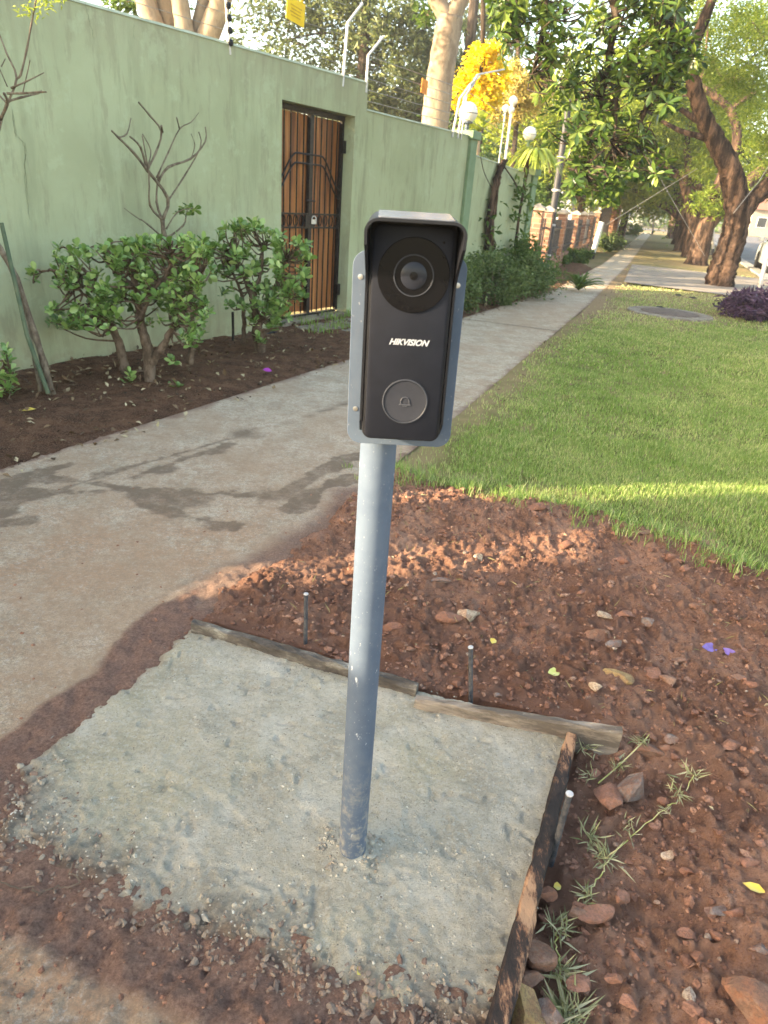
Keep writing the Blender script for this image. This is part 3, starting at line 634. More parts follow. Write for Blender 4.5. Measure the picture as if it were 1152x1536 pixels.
def limb(b, P, r0, r1, n=9, k=5, wig=0., wob=.08, flare=0.):
    Q = smooth_path(P, k, wig); m = len(Q)
    R_ = [r0+(r1-r0)*i/(m-1)+(flare*math.exp(-i*1.1) if flare else 0) for i in range(m)]
    b.tube(Q, R_, n, True, wob); return Q
def tree(name, label, cat, base, limbs, blobs, leaf, mat, barkm, group=None, twigs=True, nsides=9, crown_kw=None, wig=.0, flare=0.):
    """limbs: (points, r0, r1); blobs: (centre, radii, count)"""
    r0 = empty(name, base, label, cat, group); b = MB(); pts = []
    for i, (P, a, c_) in enumerate(limbs): pts += limb(b, P, a, c_, nsides, 8 if nsides > 20 else 5, wig, .13 if nsides > 20 else .05, flare if i == 0 else 0)
    pts = np.array(pts); C = []
    for c_, rr, n in blobs:
        p, q = blob(c_, rr, n); C.append(p)
        if twigs:
            c0 = np.asarray(c_, float); j = pts[np.argmin(np.linalg.norm(pts-c0, axis=1))]; L = np.linalg.norm(c0-j)
            tr = min(.06, .012+L*.012); b.tube(smooth_path([j, (j+c0)/2+rng.standard_normal(3)*L*.08+[0, 0, L*.08], c0], 4), np.linspace(tr, tr*.5, 9), 5)
            for e in q[:8]: b.tube([c0, (c0+e)/2+rng.standard_normal(3)*.05*L, e], [tr*.5, tr*.35, tr*.15], 4)
    b.build('trunk', barkm, r0, smooth=True)
    if C: crown(r0, np.concatenate(C), leaf[0], leaf[1], mat, **(crown_kw or {}))
    return r0
def X(Y, *q): return [D(px, py, Y) for px, py in q]

# ------------------------------------------------------------------ boundary walls
TH = .23
def wbox(b, s0, s1, z0, z1a, z1b=None, n0=-TH, n1=0.):
    z1b = z1a if z1b is None else z1b
    b.hexa([W(s0, n0, z0), W(s1, n0, z0), W(s1, n1, z0), W(s0, n1, z0), W(s0, n0, z1a), W(s1, n0, z1b), W(s1, n1, z1b), W(s0, n1, z1a)])
def sof(px, py):         # where along the wall a pixel falls
    r_ = ray(px, py); n = np.array([WN[0], WN[1], 0]); t = ((np.array([*W0, 0])-[0, 0, CH])@n)/(r_@n); q = np.array([0, 0, CH])+r_*t
    return (q[:2]-W0)@WD, q[2]
GL, GR = sof(422, 300)[0], sof(527, 300)[0]
GT = sof(423, 149)[1]
S1 = sof(551, 150)[0]; S2 = sof(700, 250)[0]; S3 = sof(793, 300)[0]
zt = lambda s: 2.27+.013*(s+0)
r_ = empty('boundary_wall', W(GL, 0), 'tall pale green plastered wall with the slatted gate set in it', 'wall')
b = MB(); wbox(b, -3.59, GL, -.2, zt(-3.59), zt(GL)); wbox(b, GL, GR, GT, zt(GL), zt(GR)); wbox(b, GR, S1, -.2, zt(GR), zt(S1)); b.build('wall', M_WALL, r_)
b = MB(); wbox(b, -3.59, S1-.004, zt(-3.59)+.001, zt(-3.59)+.02, zt(S1)+.02, -TH-.012, .010); 
b2 = MB(); b2.hexa([W(-3.59, -TH-.01, zt(-3.59)), W(S1-.004, -TH-.01, zt(S1)), W(S1-.004, .008, zt(S1)), W(-3.59, .008, zt(-3.59)), W(-3.59, -TH+.02, zt(-3.59)+.022), W(S1-.004, -TH+.02, zt(S1)+.022), W(S1-.004, -.02, zt(S1)+.022), W(-3.59, -.02, zt(-3.59)+.022)])
b2.build('coping', M_COPE, r_)
def crack(pts, wd, parent):
    b = MB(); P = [sof(*p) for p in pts]; Q = []
    for i in range(len(P)-1):
        for k in np.linspace(0, 1, 6, endpoint=False): Q.append((P[i][0]*(1-k)+P[i+1][0]*k+random.uniform(-1, 1)*.008, P[i][1]*(1-k)+P[i+1][1]*k))
    Q.append(P[-1]); w_ = [wd*random.uniform(.4, 1) for _ in Q]; w_[0] = w_[-1] = wd*.2
    V = [W(s-w_[i]/2, .0018, z) for i, (s, z) in enumerate(Q)]+[W(s+w_[i]/2, .0018, z) for i, (s, z) in enumerate(Q)]; n = len(Q)
    b.add(V, [(i, n+i, n+i+1, i+1) for i in range(n-1)]); b.build('crack', M_CRACK, parent, fix=False)
M_CRACK = simple('crack_line', (.10, .115, .065), (.14, .16, .09), 30, .95)  # dark green colour of the plaster cracks
crack([(17, 160), (22, 200), (36, 215), (37, 262), (45, 330)], .0035, r_); crack([(18, 165), (25, 205), (40, 222), (36, 262), (42, 300)], .003, r_)
crack([(126, 0), (134, 28), (141, 60)], .0035, r_); crack([(200, 35), (202, 60)], .003, r_)
r2 = empty('boundary_wall', W(S1, 0), 'lower pale green wall between the gate end and the lamp pillar', 'wall')
zl0, zl1 = sof(552, 166)[1], sof(703, 204)[1]
b = MB(); wbox(b, S1+.003, S2, -.2, zl0, zl1, -TH, -.012); b.build('wall', M_WALL, r2)
b = MB(); b.hexa([W(S1+.004, -TH-.01, zl0), W(S2, -TH-.01, zl1), W(S2, .0, zl1), W(S1+.004, 0, zl0), W(S1+.004, -TH+.02, zl0+.02), W(S2, -TH+.02, zl1+.02), W(S2, -.03, zl1+.02), W(S1+.004, -.03, zl0+.02)]); b.build('coping', M_COPE, r2)
def pillar(s, wd, h, label, capw=.03):
    r_ = empty('wall_pillar', W(s+wd/2, 0), label, 'pillar'); b = MB(); wbox(b, s, s+wd, -.2, h, n0=-TH-.02, n1=.03); b.build('shaft', M_PILLAR, r_, bevel=.006)
    b = MB(); wbox(b, s-capw, s+wd+capw, h, h+.10, n0=-TH-.04, n1=.06); b.build('cap', M_PILLAR, r_, bevel=.008); return W(s+wd/2, -TH/2, h+.10)
PT1 = pillar(S2+.003, .20, zl1-.03, 'dark green wall pillar with a square cap below the nearer globe lamp')
zm0, zm1 = sof(716, 234)[1], sof(790, 262)[1]
r3 = empty('boundary_wall', W(S2+.3, 0), 'farthest and lowest green wall section with a climber stem on it', 'wall')
b = MB(); wbox(b, S2+.206, S3, -.2, zm0, zm1, -TH, -.01); b.build('wall', M_WALL, r3)
b = MB(); b.hexa([W(S2+.206, -TH-.01, zm0), W(S3, -TH-.01, zm1), W(S3, .0, zm1), W(S2+.206, 0, zm0), W(S2+.206, -TH+.02, zm0+.02), W(S3, -TH+.02, zm1+.02), W(S3, -.03, zm1+.02), W(S2+.206, -.03, zm0+.02)]); b.build('coping', M_COPE, r3)
PT2 = pillar(S3+.003, .20, zm1+.0, 'dark green end pillar of the wall below the farther globe lamp')
# unseen entrance left of the view, its pier and gate shaped to slit the sun into streaks
r4 = empty('slit_pier', W(-4.0, 0), 'unseen green plastered pier added to shape the sun streaks', 'pier')
b = MB(); wbox(b, -4.36, -4.17, -.2, 2.42, n0=-.26, n1=0); b.build('shaft', M_WALL, r4, bevel=.008); b = MB(); wbox(b, -4.39, -4.14, 2.42, 2.50, n0=-.29, n1=.03); b.build('cap', M_COPE, r4, bevel=.01)
r5 = empty('slit_gate', W(-6.5, 0), 'unseen tall boarded driveway gate shaped to cut the sun into streaks', 'gate')
for k in range(20):
    z0 = .02+k*.12; b = MB(); wbox(b, -9.5, -4.88, z0, z0+.117, n0=-.20, n1=-.16); b.build('board', M_WOOD, r5)
b = MB(); wbox(b, -4.879, -4.37, .02, 1.44, n0=-.19, n1=-.17); b.build('lower_sun_stop', M_IRON, r5); b = MB(); wbox(b, -4.879, -4.37, 1.95, 2.4, n0=-.19, n1=-.17); b.build('upper_sun_stop', M_IRON, r5)  # added stops that set where the sun streak begins and ends
r6 = empty('sun_stop_panel', W(-3.85, 0), 'unseen low panel added between wall end and pier to block the sun', 'hatch')
b = MB(); wbox(b, -4.165, -3.595, -.1, 1.56, n0=-.2, n1=-.14); b.build('panel', M_WOOD, r6)  # added panel, out of view, blocks low sun below the second slit
cr = empty('dapple_creeper', W(-4.2, -.4, 0), 'unseen thin leafy creeper added behind the pier to dapple the sun streaks', 'creeper')  # leaves added out of view to break up the sun streaks
def creeper():
    n = 400; s_ = rng.uniform(-5.3, -3.75, n); z_ = rng.uniform(1.1, 2.35, n); C = np.array([W(a, -.55+.16*rng.standard_normal(), c_) for a, c_ in zip(s_, z_)])
    b = MB()
    for a in (-5.1, -4.7, -4.3, -3.95): b.tube([W(a, -.5, -.1), W(a+.05, -.55, 1.0), W(a-.05, -.55, 2.3)], [.014, .01, .005], 5)
    b.build('stem', M_TWIG, cr); crown(cr, C, .075, .6, L_GREEN, 'foliage')
creeper()
# ------------------------------------------------------------------ pedestrian gate
g_ = empty('pedestrian_gate', W((GL+GR)/2, -.15), 'double leaf wooden slatted gate behind black iron bars in the green wall', 'gate')
NB = -.17; GZ0 = .05; GZ1 = GT-.005; gw = GR-GL; mid = GL+gw*.52
for lo, hi in ((GL+.004, mid-.002), (mid+.002, GR-.012)):
    m = 6; pw = (hi-lo)/m
    for k in range(m):
        b = MB(); z0 = GZ0+.03+random.uniform(-.006, .006); wbox(b, lo+k*pw+.0015, lo+(k+1)*pw-.0015, z0, GZ1-.05, n0=NB-.02, n1=NB+random.uniform(-.003, .003)); b.build('slat', M_WOOD, g_)
        b = MB(); wbox(b, lo+k*pw-.0045, lo+k*pw+.0045, GZ0, GZ1-.03, n0=NB+.02, n1=NB+.032); b.build('bar', M_IRON, g_)
b = MB(); wbox(b, GL+.002, GR-.002, GZ1-.045, GZ1, n0=NB-.01, n1=NB+.045); wbox(b, GL+.002, GL+.022, GZ0, GZ1-.046, n0=NB+.005, n1=NB+.045); wbox(b, GR-.045, GR-.01, GZ0, GZ1-.046, n0=NB+.005, n1=NB+.045)
wbox(b, GL+.023, GR-.046, GZ0-.012, GZ0+.008, n0=NB+.0, n1=NB+.045); b.build('frame', M_IRON, g_)
b = MB(); wbox(b, mid-.028, mid+.028, GZ0+.01, GZ1-.047, n0=NB+.006, n1=NB+.05); b.build('centre_stile', M_IRON, g_)
for dz in (0, .085):
    b = MB(); P = []
    for k in np.linspace(0, 1, 61):
        s = GL+.02+k*(gw-.06); u = abs(k-.5)*2; P.append(W(s, NB+.045, GT-.40-dz-.30*sum([sstep(.35, .98, np.array([u]))[0]])))
    b.tube(P, .009, 6); b.build('arch_bar', M_IRON, g_)
for z in (.93, 1.06):
    b = MB(); wbox(b, GL+.024, GR-.047, z-.008, z+.008, n0=NB+.034, n1=NB+.046); b.build('rail', M_IRON, g_)
for k in range(11):
    s = GL+.08+k*(gw-.17)/10; c = W(s, NB+.040, .995); b = MB()
    b.tube([c+np.array([WD[0], WD[1], 0])*.036*math.cos(a)+np.array([0, 0, .054*math.sin(a)]) for a in np.linspace(0, 2*math.pi, 13)], .006, 5, False); b.build('ring', M_IRON, g_)
b = MB(); wbox(b, mid-.09, mid+.05, .94, 1.05, n0=NB+.047, n1=NB+.062); b.build('lock_plate', M_IRON, g_)
b = MB(); c = W(mid+.02, NB+.085, .99); b.box(c, (.025, .012, .022)); b.tube([c+np.array([.022*math.cos(a), 0, .02+.035*math.sin(a)]) for a in np.linspace(0, math.pi, 9)], .006, 6); b.build('padlock', M_SCREW, g_, smooth='auto')
b = MB(); b.tube([W(mid-.08, NB+.06, 1.19), W(mid+.06, NB+.06, 1.185)], .008, 6); b.build('bolt', M_IRON, g_)
for z in (.28, 1.72):
    b = MB(); wbox(b, GR-.055, GR-.004, z-.06, z+.06, n0=NB+.046, n1=NB+.075); b.build('hinge', M_IRON, g_)
# threshold and worn step
st = empty('gate_step', W((GL+GR)/2, .1), 'worn low concrete step with weeds below the wooden gate', 'step')
b = MB(); wbox(b, GL+.003, GR-.003, -.1, GZ0-.014, n0=-TH, n1=.02); b.build('threshold', M_CONC, st)
for k, (n0, n1, z) in enumerate(((.10, .42, .0), (.46, .82, -.01))):
    b = MB(); wbox(b, GL+.1+.05*k, GR+.18, -.1, z+.005, n0=n0, n1=n1); b.build('tread', M_CONC, st, bevel=.012)
# ------------------------------------------------------------------ electric fence
ef = empty('electric_fence', W(sof(515, 112)[0], -.1, zt(4)), 'electric fence with pale angled posts along the top of the green walls', 'fence')
def efpost(pts, rad=.014):
    b = MB(); P = []
    for px, py in pts: s, z = sof(px, py); P.append(W(s, -.004, z))
    P[0] = P[0]-np.array([0, 0, .10]); b.tube(P, rad, 6); b.build('post', M_GALV, ef); return P
E1 = efpost([(515, 112), (522, 34), (544, 5)]); E2 = efpost([(550, 122), (553, 83), (575, 55)])
E0 = efpost([(345, 60), (341, 20), (338, -30)], .012)
E3 = efpost([(680, 192), (690, 148), (706, 126), (720, 114)]); E4 = efpost([(688, 194), (697, 146), (712, 124)]); E5 = efpost([(693, 196), (701, 140), (716, 112), (757, 104)], .010)
for k in range(5):
    b = MB(); p = E0[0]*(1-(k+1)/6)+E0[2]*((k+1)/6); b.lathe([(.012, -.014), (.026, -.006), (.026, .006), (.012, .014)], p+np.array([WN[0], WN[1], 0])*.02, (WN[0], WN[1], 0), 8); b.build('insulator', M_BLACK, ef)
e_far = [W(S3+.1, -.1, zm1+.18+.11*k) for k in range(5)]
for k in range(5):
    z3 = zl1+.10+.10*k; b = MB()
    b.tube([W(S1+.1, -.08, zl0+.10+.10*k), W(sof(680, 190)[0], -.02, z3), W(S2+.1, -.05, z3-.02), e_far[k]], .0035, 4); b.build('wire', M_WIRE, ef)
    b = MB(); b.tube([W(-3.5, -.05, zt(-3.5)+.12+.12*k), W(sof(343, 40)[0], -.01, zt(1.9)+.10+.11*k), W(sof(518, 80)[0], -.01, zt(4)+.10+.12*k)], .0022, 4); b.build('wire', M_WIRE, ef)
def warn(px, py, wpx, hpx, mat, label):
    s, z = sof(px, py); c = W(s, .005, z); m = np.linalg.norm(c-[0, 0, CH])/CF; hw = wpx*m*.85; hh = hpx*m*.5
    fr = (np.array([WD[0]*.995, WD[1]*.995, -.10]), np.array([WN[0], WN[1], 0]), np.array([.05, .08, .995])); r_ = empty('warning_sign', c, label, 'sign')
    b = MB(); b.box(c, (hw, .003, hh), fr); b.build('plate', mat, r_, bevel=.002)
    if mat is M_YELLOW:
        for k in range(4):
            b = MB(); b.box(c+fr[1]*.0045+fr[2]*(hh*(.35-.28*k)), (hw*(.62-.1*(k % 2)), .0012, hh*.05), fr); b.build('print_line', M_YELLOWD, r_)
        for s_ in (-1, 1):
            b = MB(); b.box(c+fr[0]*hw*.55*s_+fr[2]*hh*1.12, (hw*.16, .003, hh*.14), fr); b.build('clip', mat, r_)
warn(443, 17, 20, 24, M_YELLOW, 'small yellow warning plate hanging on the fence wires above the tall wall')
warn(636, 130, 9, 16, M_ORANGE, 'small orange warning plate in front of the pale tree trunk')
# ------------------------------------------------------------------ globe lamps
def globe(p, rad, stem, label, mat=M_GREY, cage=True, group=None):
    r_ = empty('globe_lamp', p, label, 'lamp', group); p = np.asarray(p, float); b = MB(); b.tube([p, p+[0, 0, stem]], [rad*.22]*2, 8); b.build('stem', mat, r_)
    b = MB(); b.lathe([(rad*.55, 0), (rad*.6, rad*.15), (rad*.35, rad*.2)], p+[0, 0, stem-.01], n=12); b.build('collar', mat, r_)
    c = p+[0, 0, stem+rad*.95]; b = MB(); b.lathe([(1e-6 if abs(a) > 1.57 else rad*math.cos(a), rad*math.sin(a)) for a in np.linspace(-1.4, 1.5707, 14)], c, n=20); b.build('globe', M_GLOBE, r_, smooth=True)
    if cage:
        b = MB(); b.tube([c+[rad*1.01*math.cos(a), rad*1.01*math.sin(a), -.1*rad] for a in np.linspace(0, 2*math.pi, 21)], rad*.03, 5, False); b.build('seam_ring', M_POLE, r_)
globe(PT1, .125, .10, 'large white globe lamp on the nearer dark green wall pillar')
q = W(sof(799, 240)[0], -TH/2, zm1+.1); globe(q, .105, max(.1, sof(802, 200)[1]-.1-q[2]), 'pinkish white globe lamp on a stem at the far end of the wall', M_PILLAR)
for (px, py, rr, st_), lb in zip(((769, 158, .075, 1.6), (758, 168, .06, 1.5), (766, 170, .06, 1.4)), ('small white globe lamp, tallest of three behind the wall', 'small white globe lamp, left of three behind the wall', 'small white globe lamp, front of three behind the wall')):
    p = D(px, py, 14.); globe(p-[0, 0, p[2]+.1], rr, p[2]+.1, lb, M_GALV, False)
# ------------------------------------------------------------------ fence with brick piers
FP = np.array([2.08, 12.9]); FD = np.array([.33, 1.]); FD = FD/np.linalg.norm(FD); FN = np.array([FD[1], -FD[0]])
def Fq(s, n, z): q = FP+FD*s+FN*n; return np.array([q[0], q[1], z])
def fof(px, py):
    r_ = ray(px, py); n = np.array([FN[0], FN[1], 0]); t = ((np.array([*FP, 0])-[0, 0, CH])@n)/(r_@n); q = np.array([0, 0, CH])+r_*t; return (q[:2]-FP)@FD, q[2]
def fbox(b, s0, s1, n0, n1, z0, z1): return b.hexa([Fq(s0, n0, z0), Fq(s1, n0, z0), Fq(s1, n1, z0), Fq(s0, n1, z0), Fq(s0, n0, z1), Fq(s1, n0, z1), Fq(s1, n1, z1), Fq(s0, n1, z1)])
piers = [(807, 1.24), (823, 1.22), (846, 1.18), (865, 1.17), (877, 1.16), (888, 1.16), (897, 1.24)]
bf = empty('brick_pier_fence', Fq(0, 0, 0), 'garden fence of salmon brick piers with pale caps and dark palisade bars', 'fence'); last = None
for px, h in piers:
    s = fof(px, 318)[0]; b = MB(); fbox(b, s-.13, s+.13, -.10, .10, -.15, h); p_ = b.build('pier', M_BRICK, bf)
    b = MB(); c = [Fq(s+a*.17, d*.14, h) for a, d in ((-1, -1), (1, -1), (1, 1), (-1, 1))]; c2 = [Fq(s+a*.17, d*.14, h+.04) for a, d in ((-1, -1), (1, -1), (1, 1), (-1, 1))]; top = Fq(s, 0, h+.12)
    b.add(c+c2+[top], [(3, 2, 1, 0), (0, 1, 5, 4), (1, 2, 6, 5), (2, 3, 7, 6), (3, 0, 4, 7), (4, 5, 8), (5, 6, 8), (6, 7, 8), (7, 4, 8)]); b.build('cap', M_CAP, p_)
    if last is not None:
        a, e = last+.133, s-.133; b = MB(); fbox(b, a, e, -.07, .07, -.15, .28); b.build('plinth', M_BRICK, bf)
        m = max(3, int((e-a)/.24))
        for k in range(m):
            ss = a+(k+.5)*(e-a)/m; b = MB(); fbox(b, ss-.035, ss+.035, -.012, .012, .285, h-.12); b.build('palisade_bar', M_POLE, bf)
        for z in (.45, h-.3):
            b = MB(); fbox(b, a, e, .013, .04, z-.02, z+.02); b.build('rail', M_POLE, bf)
    last = s
# leaning pale board with dark foot beyond the piers
lb_ = empty('stay_post', Fq(fof(884, 388)[0] if False else 16.2, .5, 0), 'slanting pale post with a black foot at the end of the brick fence', 'post')
p0 = D(886, 391, 24.); p1 = D(903, 333, 24.); 
b = MB(); m_ = p0*.78+p1*.22; b.tube([m_, p1], .085, 8); b.build('shaft', M_WHITE, lb_); b = MB(); b.tube([p0-[0, 0, .1], m_-[0, 0, .001]], .088, 8); b.build('foot', M_IRON, lb_)
# beyond it: domed pier, dark gate, pale green and white wall pieces
dp = empty('domed_pier', Fq(26, 0, 0), 'broad pale brick pier with a rounded top beyond the fence', 'pier'); s = 25.5
b = MB(); fbox(b, s-.7, s+.7, -.4, .4, -.15, 2.0); b.build('shaft', M_BRICK, dp); b = MB(); b.prism([(-.75, 2.0)]+[(.75*math.cos(a), 2.0+.8*math.sin(a)) for a in np.linspace(math.pi, 0, 11)][1:-1]+[(.75, 2.0)], lambda u, v, d: Fq(s+u, d, v), -.42, .42); b.build('dome', M_CAP, dp)
dg = empty('entrance_gate', Fq(21, 0, 0), 'dark closed driveway gate between the brick fence and the domed pier', 'gate')
for k in range(16):
    ss = 18.0+k*.42; b = MB(); fbox(b, ss, ss+.33, -.03, .03, .05, 1.55); b.build('board', M_IRON, dg)
b = MB(); fbox(b, 17.9, 24.7, .031, .06, .3, .4); fbox(b, 17.9, 24.7, .031, .06, 1.2, 1.3); b.build('frame', M_IRON, dg)
fw = empty('far_wall', Fq(28, 0, 0), 'pale bluish green wall beyond the domed pier', 'wall'); b = MB(); fbox(b, 26.4, 31.5, -.2, .2, -.2, 1.9); b.build('wall', simple('pale_teal_paint', (.38, .46, .42), (.33, .40, .37), 2, .8), fw); b = MB(); fbox(b, 26.4, 31.5, -.25, .25, 1.9, 2.0); b.build('coping', M_CAP, fw)
fw = empty('far_wall', Fq(36, 0, 0), 'white wall farthest along the pavement', 'wall'); b = MB(); fbox(b, 32.0, 46, -.2, .2, -.2, 1.8); b.build('wall', M_WHITE, fw); b = MB(); fbox(b, 32, 46, -.25, .25, 1.8, 1.9); b.build('coping', M_CAP, fw)
# telephone pole and wires
tp = empty('utility_pole', D(817, 405, 15.6)*[1, 1, 0], 'slim dark metal pole rising beside the brick fence', 'pole'); p0 = D(817, 405, 15.6); p1 = D(852, 165, 15.6); dv = (p1-p0)/np.linalg.norm(p1-p0)
b = MB(); b.tube([p0-dv*.25, p0*.7+p1*.3], [.085, .082], 12); b.build('lower_shaft', M_POLE, tp, smooth='auto'); b = MB(); b.tube([p0*.7+p1*.3+dv*.001, p1+dv*.25], [.074, .06], 12); b.build('upper_shaft', M_POLE, tp, smooth='auto')
for k in (.3, .52, .1, .72):
    b = MB(); b.lathe([(.088, -.02), (.094, 0), (.088, .02)], p0*(1-k)+p1*k, dv, 12); b.build('band', M_GALV, tp)
def wire(label, pts, rad=.02, mat=M_WIRE):
    b = MB(); b.tube(pts, rad, 5); o = b.build('guy_wire', mat); tag(o, label, 'wire')
wire('pale taut guy wire slanting up to the right from the end of the brick fence', [D(908, 338, 24.), D(1046, 253, 24.5)], .008)
wire('thin pale guy wire running from the branch down to the foot of the second trunk', [D(956, 205, 21.), D(1000, 285, 21.5), D(1057, 384, 22.)], .007)
wire('thin pale wire low between the branches right of the near trunk', [D(1100, 320, 15.), D(1140, 270, 15.2), D(1152, 250, 15.3)], .007)
# sign pole at the kerb
sp = empty('sign_pole', G(1138, 436), 'slanting grey sign pole standing by the road at the right edge', 'pole'); p0 = G(1138, 436); p1 = D(1163, 330, p0[1]); dv = (p1-p0)/np.linalg.norm(p1-p0)
b = MB(); b.tube([p0-dv*.1, p1+dv*1.6], .045, 12); b.build('shaft', M_GALV, sp, smooth='auto'); b = MB(); b.lathe([(.05, 0), (.056, .01), (.056, .07), (.05, .08)], p0-dv*.02, dv, 12); b.build('sleeve', M_POLE, sp)
b = MB(); c = p1+dv*1.35; b.box(c-[0, .06, 0], (.3, .008, .25)); b.build('plate', M_GALV, sp)
for i, (px, py, pt) in enumerate(((1067, 383, 340), (1010, 350, 318), (978, 352, 322))):
    q0 = G(px, py); q1 = D(px+3, pt, q0[1]); r_ = empty('thin_post', q0, ('thin dark post between the two nearest trunks', 'pale slim post far along the road', 'brown slim post near the far crossing')[i], 'post')
    b = MB(); b.tube([q0-[0, 0, .1], q0+[0, 0, .25]], .075, 6); b.build('foot', M_POLE, r_); b = MB(); b.tube([q0+[0, 0, .251], q1], .05, 6); b.build('shaft', (M_GALV, M_WHITE, M_TIMBER)[i], r_)
# manhole
mh = G(1012, 472); m_ = empty('manhole', (mh[0], mh[1], 0), 'round dark manhole cover in a pale concrete ring on the lawn', 'manhole')
b = MB(); b.lathe([(.62, -.05), (.60, .022), (.42, .026), (.41, .0)], (mh[0]-.08, mh[1], 0), n=28); b.build('ring', M_CONC, m_, smooth='auto')
b = MB(); b.lathe([(.405, -.03), (.40, .028), (.37, .034), (1e-6, .034)], (mh[0]-.08, mh[1], 0), n=28); b.build('cover', simple('rusty_iron_cover', (.10, .075, .06), (.15, .11, .085), 15, .8, bump=.5), m_, smooth='auto')
# ------------------------------------------------------------------ car at the kerb
M_CAR = simple('silver_paint', (.50, .53, .54), (.52, .55, .56), 3, .28, .35, spec=.5); M_GLASS = simple('dark_glass', (.02, .025, .028), None, 5, .08, spec=.6)
M_TYRE = simple('tyre_rubber', (.02, .02, .02), None, 30, .85); M_RED = simple('tail_lamp', (.35, .02, .015), None, 10, .25)
ca = roadpt(22.6, .80); cf = np.array([rd[0], rd[1], 0])/np.linalg.norm(rd); cs = np.array([cf[1], -cf[0], 0]); c0 = np.array([ca[0], ca[1], -.10])
car = empty('parked_car', c0, 'silver hatchback parked at the kerb on the right edge', 'car'); pt = lambda u, v, d: c0+cf*u+cs*d+np.array([0, 0, v])
b = MB(); prof = [(-2.0, .30), (-2.02, .62), (-1.95, .88), (1.0, .92), (1.85, .80), (2.02, .62), (2.0, .28)]; 
sec = []
for d, k in ((-.86, .96), (-.84, 1), (.84, 1), (.86, .96)): sec.append(d)
b.prism(prof, pt, -.84, .84); b.build('body', M_CAR, car, bevel=.05, smooth='auto')
cab = [(-1.93, .885), (-1.62, 1.40), (-1.2, 1.47), (.05, 1.45), (.95, .925)]
n = len(cab); V = [pt(u, v, -.80+.17*(v-.88)/.55) for u, v in cab]+[pt(u, v, .80-.17*(v-.88)/.55) for u, v in cab]
b = MB(); b.add(V, [tuple(range(n-1, -1, -1)), tuple(range(n, 2*n))]+[(i, (i+1) % n, n+(i+1) % n, n+i) for i in range(n)]); b.build('cabin', M_CAR, car, bevel=.03, smooth='auto')
for sd in (-1, 1):
    for u0, u1, u2, u3 in ((-1.5, -.65, -.65, -1.33), (-.55, .62, .0, -.55)):
        Q = [pt(u0, .93, sd*(.80-.17*.09+.012)), pt(u1, .93, sd*(.80-.17*.09+.012)), pt(u2, 1.37, sd*(.80-.17*.89+.012)), pt(u3, 1.37, sd*(.80-.17*.89+.012))]
        b = MB(); b.add(Q+[q-cs*sd*.01 for q in Q], [(0, 1, 2, 3), (7, 6, 5, 4), (0, 4, 5, 1), (1, 5, 6, 2), (2, 6, 7, 3), (3, 7, 4, 0)]); b.build('window', M_GLASS, car)
    b = MB(); b.box(pt(-1.99, .74, sd*.68), (.03, .13, .10), (cf, cs, (0, 0, 1))); b.build('tail_light', M_RED, car, bevel=.01)
    b = MB(); b.box(pt(.72, .98, sd*.93), (.05, .08, .06), (cf, cs, (0, 0, 1))); b.build('mirror', M_CAR, car, bevel=.02)
    for u in (-1.25, 1.3):
        b = MB(); b.lathe([(.19, -.1), (.30, -.1), (.31, -.05), (.31, .05), (.30, .1), (.19, .1)], pt(u, .31, sd*.76), cs*sd, 20); wl = b.build('wheel', M_TYRE, car, smooth='auto')
        b = MB(); b.lathe([(.19, .085), (.16, .07), (.06, .095), (1e-6, .1)], pt(u, .31, sd*.76), cs*sd, 20); b.build('rim', M_GALV, wl)
Q = [pt(-1.935, .93, -.62), pt(-1.935, .93, .62), pt(-1.66, 1.36, .56), pt(-1.66, 1.36, -.56)]; b = MB(); b.add([q-cf*.012 for q in Q]+[q+cf*.002 for q in Q], [(0, 1, 2, 3), (7, 6, 5, 4), (0, 4, 5, 1), (1, 5, 6, 2), (2, 6, 7, 3), (3, 7, 4, 0)]); b.build('rear_window', M_GLASS, car)
b = MB(); b.box(pt(-2.02, .45, 0), (.04, .78, .09), (cf, cs, (0, 0, 1))); b.build('bumper', M_CAR, car, bevel=.02)
# a far car, far walls and houses beyond the crossing
fc = empty('parked_car', G(973, 349), 'tiny white car far off at the crossing', 'car'); q = roadpt(80, -16); b = MB(); b.prism([(-2, .3), (-2, .85), (-1.4, .95), (-1, 1.45), (.7, 1.45), (1.2, .95), (2, .85), (2, .3)], lambda u, v, d: np.array([q[0]+u, q[1]+d, v-.1]), -.8, .8); fc.location = (*q, 0); b.build('body', M_WHITE, fc, bevel=.05)
b = MB(); b.prism([(-.9, .98), (-.75, 1.38), (.6, 1.38), (.95, .98)], lambda u, v, d: np.array([q[0]+u, q[1]+d, v-.1]), -.815, -.79); b.build('window', M_GLASS, fc)
for u in (-1.2, 1.2):
    b = MB(); b.lathe([(.3, -.1), (.3, .1)], np.array([q[0]+u, q[1]-.78, .2]), (0, 1, 0), 12); b.build('wheel', M_TYRE, fc)
M_PINK = simple('pink_plaster', (.52, .36, .27), (.46, .31, .23), 1, .85)
hw = empty('roadside_wall', (*roadpt(40, 12.2), 0), 'long pinkish boundary wall across the road', 'wall')
b = MB(); a, e = roadpt(8, 12.2), roadpt(76, 12.2); b.hexa([(*a, -.1), (a[0]+.25, a[1], -.1), (e[0]+.25, e[1], -.1), (*e, -.1), (*a, 1.5), (a[0]+.25, a[1], 1.5), (e[0]+.25, e[1], 1.5), (*e, 1.5)]); b.build('wall', M_PINK, hw)
for i, s in enumerate(np.arange(8, 77, 5.)):
    p = roadpt(s, 12.3); b = MB(); b.box((p[0], p[1], .8), (.25, .25, .95)); b.build('pier', M_CAP, hw)
